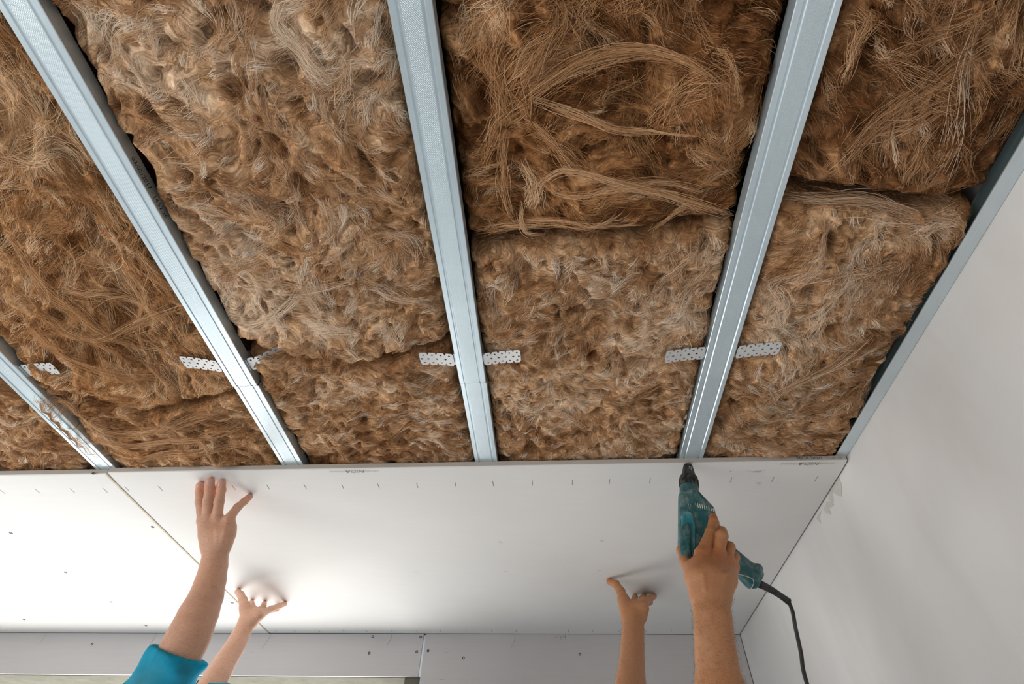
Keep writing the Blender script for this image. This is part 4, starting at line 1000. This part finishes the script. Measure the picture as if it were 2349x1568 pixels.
# hair on the drill person's forearms
def arm_hair(limb, n, seed, lo_py, parent, org, ln=.011):
    r = np.random.default_rng(seed); V, Q = limb.mesh(.004)
    t = V[Q]; nr = np.cross(t[:, 2] - t[:, 0], t[:, 3] - t[:, 1]); nr /= np.linalg.norm(nr, axis=1)[:, None] + 1e-9; ce = t.mean(1)
    cam_c = (ce - CAM) @ RW; py = H / 2 + F * cam_c[:, 1] / cam_c[:, 2]; ok = np.where((py > lo_py) & (py < 1640))[0]
    i = r.choice(ok, n); P0 = ce[i] + r.normal(0, .001, (n, 3)); N = nr[i]
    if ((P0[0] + N[0] * .01 - V.mean(0)) ** 2).sum() < 0: N = -N
    dn = np.array([0, 0, -1.]) * .2 + r.normal(0, .5, (n, 3)) + np.array([.1, 0, .55]); T = dn - N * np.einsum('ij,ij->i', dn, N)[:, None]; T /= np.linalg.norm(T, axis=1)[:, None]
    L = ln * r.uniform(.5, 1.2, n)[:, None]; P = np.stack([P0 - N * .0005, P0 + T * L * .35 + N * L * .22, P0 + T * L * .7 + N * L * .33, P0 + T * L + N * L * .34], 1)
    v, q, _ = ribbons(P, np.full(n, .00011), np.zeros((n, 3)), r.normal(0, 1.5, (n, 2))); o = np_mesh('arm_hair', v - org, q, M['arm_hair'], parent, True); o['kind'] = 'stuff'
arm_hair(D, 1500, 5, 1375, p2, org2); arm_hair(Cc_, 800, 6, 1430, p2, org2, .010)

# ------------------------------------------------------------------ drill (drywall screw gun)
tip = np.array(atz(1578, 1063, ZC - .001)); rear = np.array(atd(1588, 1277, 1.155))
dr = empty('screw_gun', tuple(rear)); tag(dr, 'dusty teal corded screw gun with black nose pressed against the board', 'drill')
ax = tip - rear; LEN = np.linalg.norm(ax); ax /= LEN
nv = CAM - (tip + rear) / 2; nv -= ax * (nv @ ax); nv /= np.linalg.norm(nv); sv = np.cross(ax, nv)      # sv points to picture-right or left
if (RW.T @ sv)[0] < 0: sv = -sv
def dl(s, a, n): return sv * s + ax * a + nv * n                       # drill-local -> offset from rear
def loc_px(px, py, n=0.0):
    """pixel -> (s, a) on the plane through the drill axis, pushed n towards the viewer"""
    o = rear + nv * n; d = ray(px, py); t = ((o - CAM) @ nv) / (d @ nv); q = CAM + d * t - rear; return np.array([q @ sv, q @ ax])
def axis_prof(h0, lst): return [(h, r) for h, r in lst]
nb = ax * LEN
lathe('nose_ring', nb, -ax, [(0, .0085), (.0008, .0098), (.006, .0108), (.008, .0108)], M['grey_ring'], dr, 28)
lathe('nose_cone', nb, -ax, [(.0075, .0108), (.0085, .0114), (.022, .0142), (.0385, .0172), (.040, .0165)], M['black_plastic'], dr, 28)
lathe('depth_collar', nb, -ax, [(.0385, .0160), (.040, .0185), (.046, .0215), (.052, .0222), (.076, .0224), (.078, .020)], M['black_plastic'], dr, 28)
for k in range(16):
    a = 2 * math.pi * k / 16; u_ = sv * math.cos(a) + nv * math.sin(a)
    tube('collar_rib', [nb - ax * .050 + u_ * .0222, nb - ax * .062 + u_ * .0226, nb - ax * .075 + u_ * .0226], .0012, M['black_plastic'], dr, 6)
def poly_sdf2(p, poly):
    d = np.full(len(p), 1e9); s = np.ones(len(p)); n = len(poly); j = n - 1
    for i in range(n):
        vi, vj = poly[i], poly[j]; e = vj - vi; w = p - vi; b = w - e * np.clip((w @ e) / (e @ e), 0, 1)[:, None]
        d = np.minimum(d, (b * b).sum(1)); c1 = p[:, 1] >= vi[1]; c2 = p[:, 1] < vj[1]; c3 = e[0] * w[:, 1] > e[1] * w[:, 0]
        fl = (c1 & c2 & c3) | (~c1 & ~c2 & ~c3); s = np.where(fl, -s, s); j = i
    return s * np.sqrt(d)
def slab(poly, n0, n1, r, extra=None):
    poly = np.array(poly)
    def f(q):
        a = np.stack([q @ sv, q @ ax], 1); nn = q @ nv
        d2 = poly_sdf2(a, poly) + r; dz = np.abs(nn - (n0 + n1) / 2) - (n1 - n0) / 2 + r
        d = np.minimum(np.maximum(d2, dz), 0) + np.hypot(np.maximum(d2, 0), np.maximum(dz, 0)) - r
        return d if extra is None else extra(q, d)
    return f
def sdf_part(name, f, mat, h, pts, parent, pad=.05):
    P = np.array(pts); V, Q = surf_net(f, P.min(0) - pad, P.max(0) + pad, h, slack=.02); return np_mesh(name, V, Q, mat, parent, True, None)
NB = .034                                   # housing half thickness
pl = [loc_px(x, y, .018) for x, y in ((1558, 1133), (1566, 1125), (1598, 1124), (1606, 1128), (1639, 1163), (1643, 1180), (1645, 1215), (1643, 1250), (1625, 1268), (1598, 1281), (1575, 1285), (1562, 1278), (1559, 1240))]
def hous(q, d):
    b = cone(q, ax * (LEN - .079), ax * .02, .0225, .029); return smin(d, b, .012)
pts8 = [dl(*a) for a in [(-.05, -.02, -.04), (.08, LEN - .06, .05), (.08, -.02, .05), (-.05, LEN, -.04)]]
sdf_part('motor_housing', slab(pl, -.030, .026, .013, hous), M['teal'], .0018, pts8, dr)
# bright switch plate and raised back clip on the left of the housing
pl2 = [loc_px(x, y, .034) for x, y in ((1562, 1180), (1566, 1172), (1578, 1169), (1588, 1174), (1592, 1188), (1596, 1200), (1596, 1262), (1588, 1268), (1580, 1262), (1578, 1205), (1564, 1204))]
sdf_part('switch_plate', slab(pl2, .020, .0345, .0045), M['teal_light'], .0014, pts8, dr)
pl3 = [loc_px(x, y, .040) for x, y in ((1559, 1216), (1564, 1203), (1572, 1196), (1580, 1200), (1584, 1212), (1585, 1262), (1580, 1279), (1571, 1284), (1562, 1274), (1558, 1250))]
sdf_part('belt_clip', slab(pl3, .026, .045, .006), M['teal'], .0014, pts8, dr)
def on_face(px, py, n): s_, a_ = loc_px(px, py, n); return dl(s_, a_, n)
for px, py in ((1582, 1158), (1594, 1238)):
    lathe('housing_screw', on_face(px, py, .0275), nv, [(-.004, .0035), (0, .0036), (.0012, .003), (.0006, .0012)], M['dust'], dr, 12)
for k in range(9):
    t = k / 8; p = on_face(1595 + 41 * t, 1151 + 14 * t, .0262); q = on_face(1597 + 40 * t, 1163 + 9 * t, .0262)
    tube('vent_slot', [p, (p + q) / 2 + nv * .0006, q], .0010 if k % 2 else .0011, M['dust'], dr, 6)
for (px, py, w_, h_) in ((1580, 1072, 1, 1), (1586, 1073, .7, .9), (1578, 1089, 1.2, 1.0), (1588, 1090, .9, .9)):
    s0, a0 = loc_px(px, py, .013); rr = .0113 + (LEN - a0 - .008) * .19
    def onc(ds, da):
        s1 = s0 + ds; r1 = rr - da * .19; r1 = r1 + .0005; return dl(s1, a0 + da, math.sqrt(max(r1 * r1 - s1 * s1, 1e-6)))
    tube('nose_window', [onc(-.0022 * w_, .004 * h_), onc(.0018 * w_, .004 * h_), onc(.0022 * w_, 0), onc(.0018 * w_, -.004 * h_), onc(-.0022 * w_, -.004 * h_)], .0006, M['dust'], dr, 6)
# trigger behind the index finger
g0 = on_face(1634, 1238, -.004); g1 = np.array(atd(1736, 1332, 1.16)) - rear
gd = g1 - g0; gl = np.linalg.norm(gd); gd /= gl
gn = nv - gd * (nv @ gd); gn /= np.linalg.norm(gn); gs = np.cross(gd, gn)
def grip(q):
    w = q - g0.astype(np.float32); t = w @ gd; a = w @ gs; b = w @ gn; u = np.clip(t / gl, 0, 1)
    hx = .0195 + .0055 * u ** 2; hy = .0165 + .003 * u
    r = .013; dx = np.abs(a) - hx + r; dy = np.abs(b) - hy + r; dt = np.abs(t - gl * .5) - gl * .5 - .004 + r
    d = np.sqrt(np.maximum(dx, 0) ** 2 + np.maximum(dy, 0) ** 2 + np.maximum(dt, 0) ** 2) + np.minimum(np.maximum(np.maximum(dx, dy), dt), 0) - r
    kn = np.array(atd(1733, 1304, 1.16)) - rear
    return smin(d, cone(q, kn - gn * .008, kn + gn * .008, .0105, .0105), .005)
gp = sdf_part('grip', grip, M['teal'], .0018, [g0, g1], dr, .06)
pn = [np.array(atd(x, y, 1.138)) - rear for x, y in ((1690, 1318), (1728, 1328), (1723, 1353), (1700, 1348), (1690, 1343))]
tube('grip_seam', catmull([np.array(atd(x, y, 1.139)) - rear for x, y in ((1690, 1315), (1712, 1321), (1727, 1328), (1727, 1342), (1719, 1354))], 6), .0007, M['dust'], gp, 6)
sdf_part('trigger', lambda q: cone(q, on_face(1640, 1200, .004).astype(np.float32), on_face(1640, 1216, .004), .010, .010), M['black_plastic'], .002, [on_face(1640, 1208, 0)], dr, .04)
# strain relief and cord
c0 = np.array(atd(1738, 1337, 1.163)); c1 = np.array(atd(1809, 1379, 1.17))
sr = [c0 + (c1 - c0) * t + np.array([0, 0, .004]) * math.sin(math.pi * t) - rear for t in np.linspace(0, 1, 9)]
tube('strain_relief', sr, [.0085, .0085, .0082, .0078, .0074, .0070, .0068, .0070, .0078], M['rubber'], dr, 14)
cp = catmull([c1 - rear, np.array(atd(1818, 1402, 1.165)) - rear, np.array(atd(1825, 1440, 1.15)) - rear, np.array(atd(1837, 1495, 1.125)) - rear, np.array(atd(1849, 1560, 1.10)) - rear, np.array([.532, 1.31, 1.78]) - rear,
              np.array([.53, 1.29, 1.5]) - rear, np.array([.50, 1.2, .9]) - rear, np.array([.45, 1.0, ROOM_Z0 + .05]) - rear, np.array([.40, .7, ROOM_Z0 + .006]) - rear, np.array([.2, .2, ROOM_Z0 + .006]) - rear], 8)
tube('power_cord', cp, .0042, M['rubber'], dr, 10)
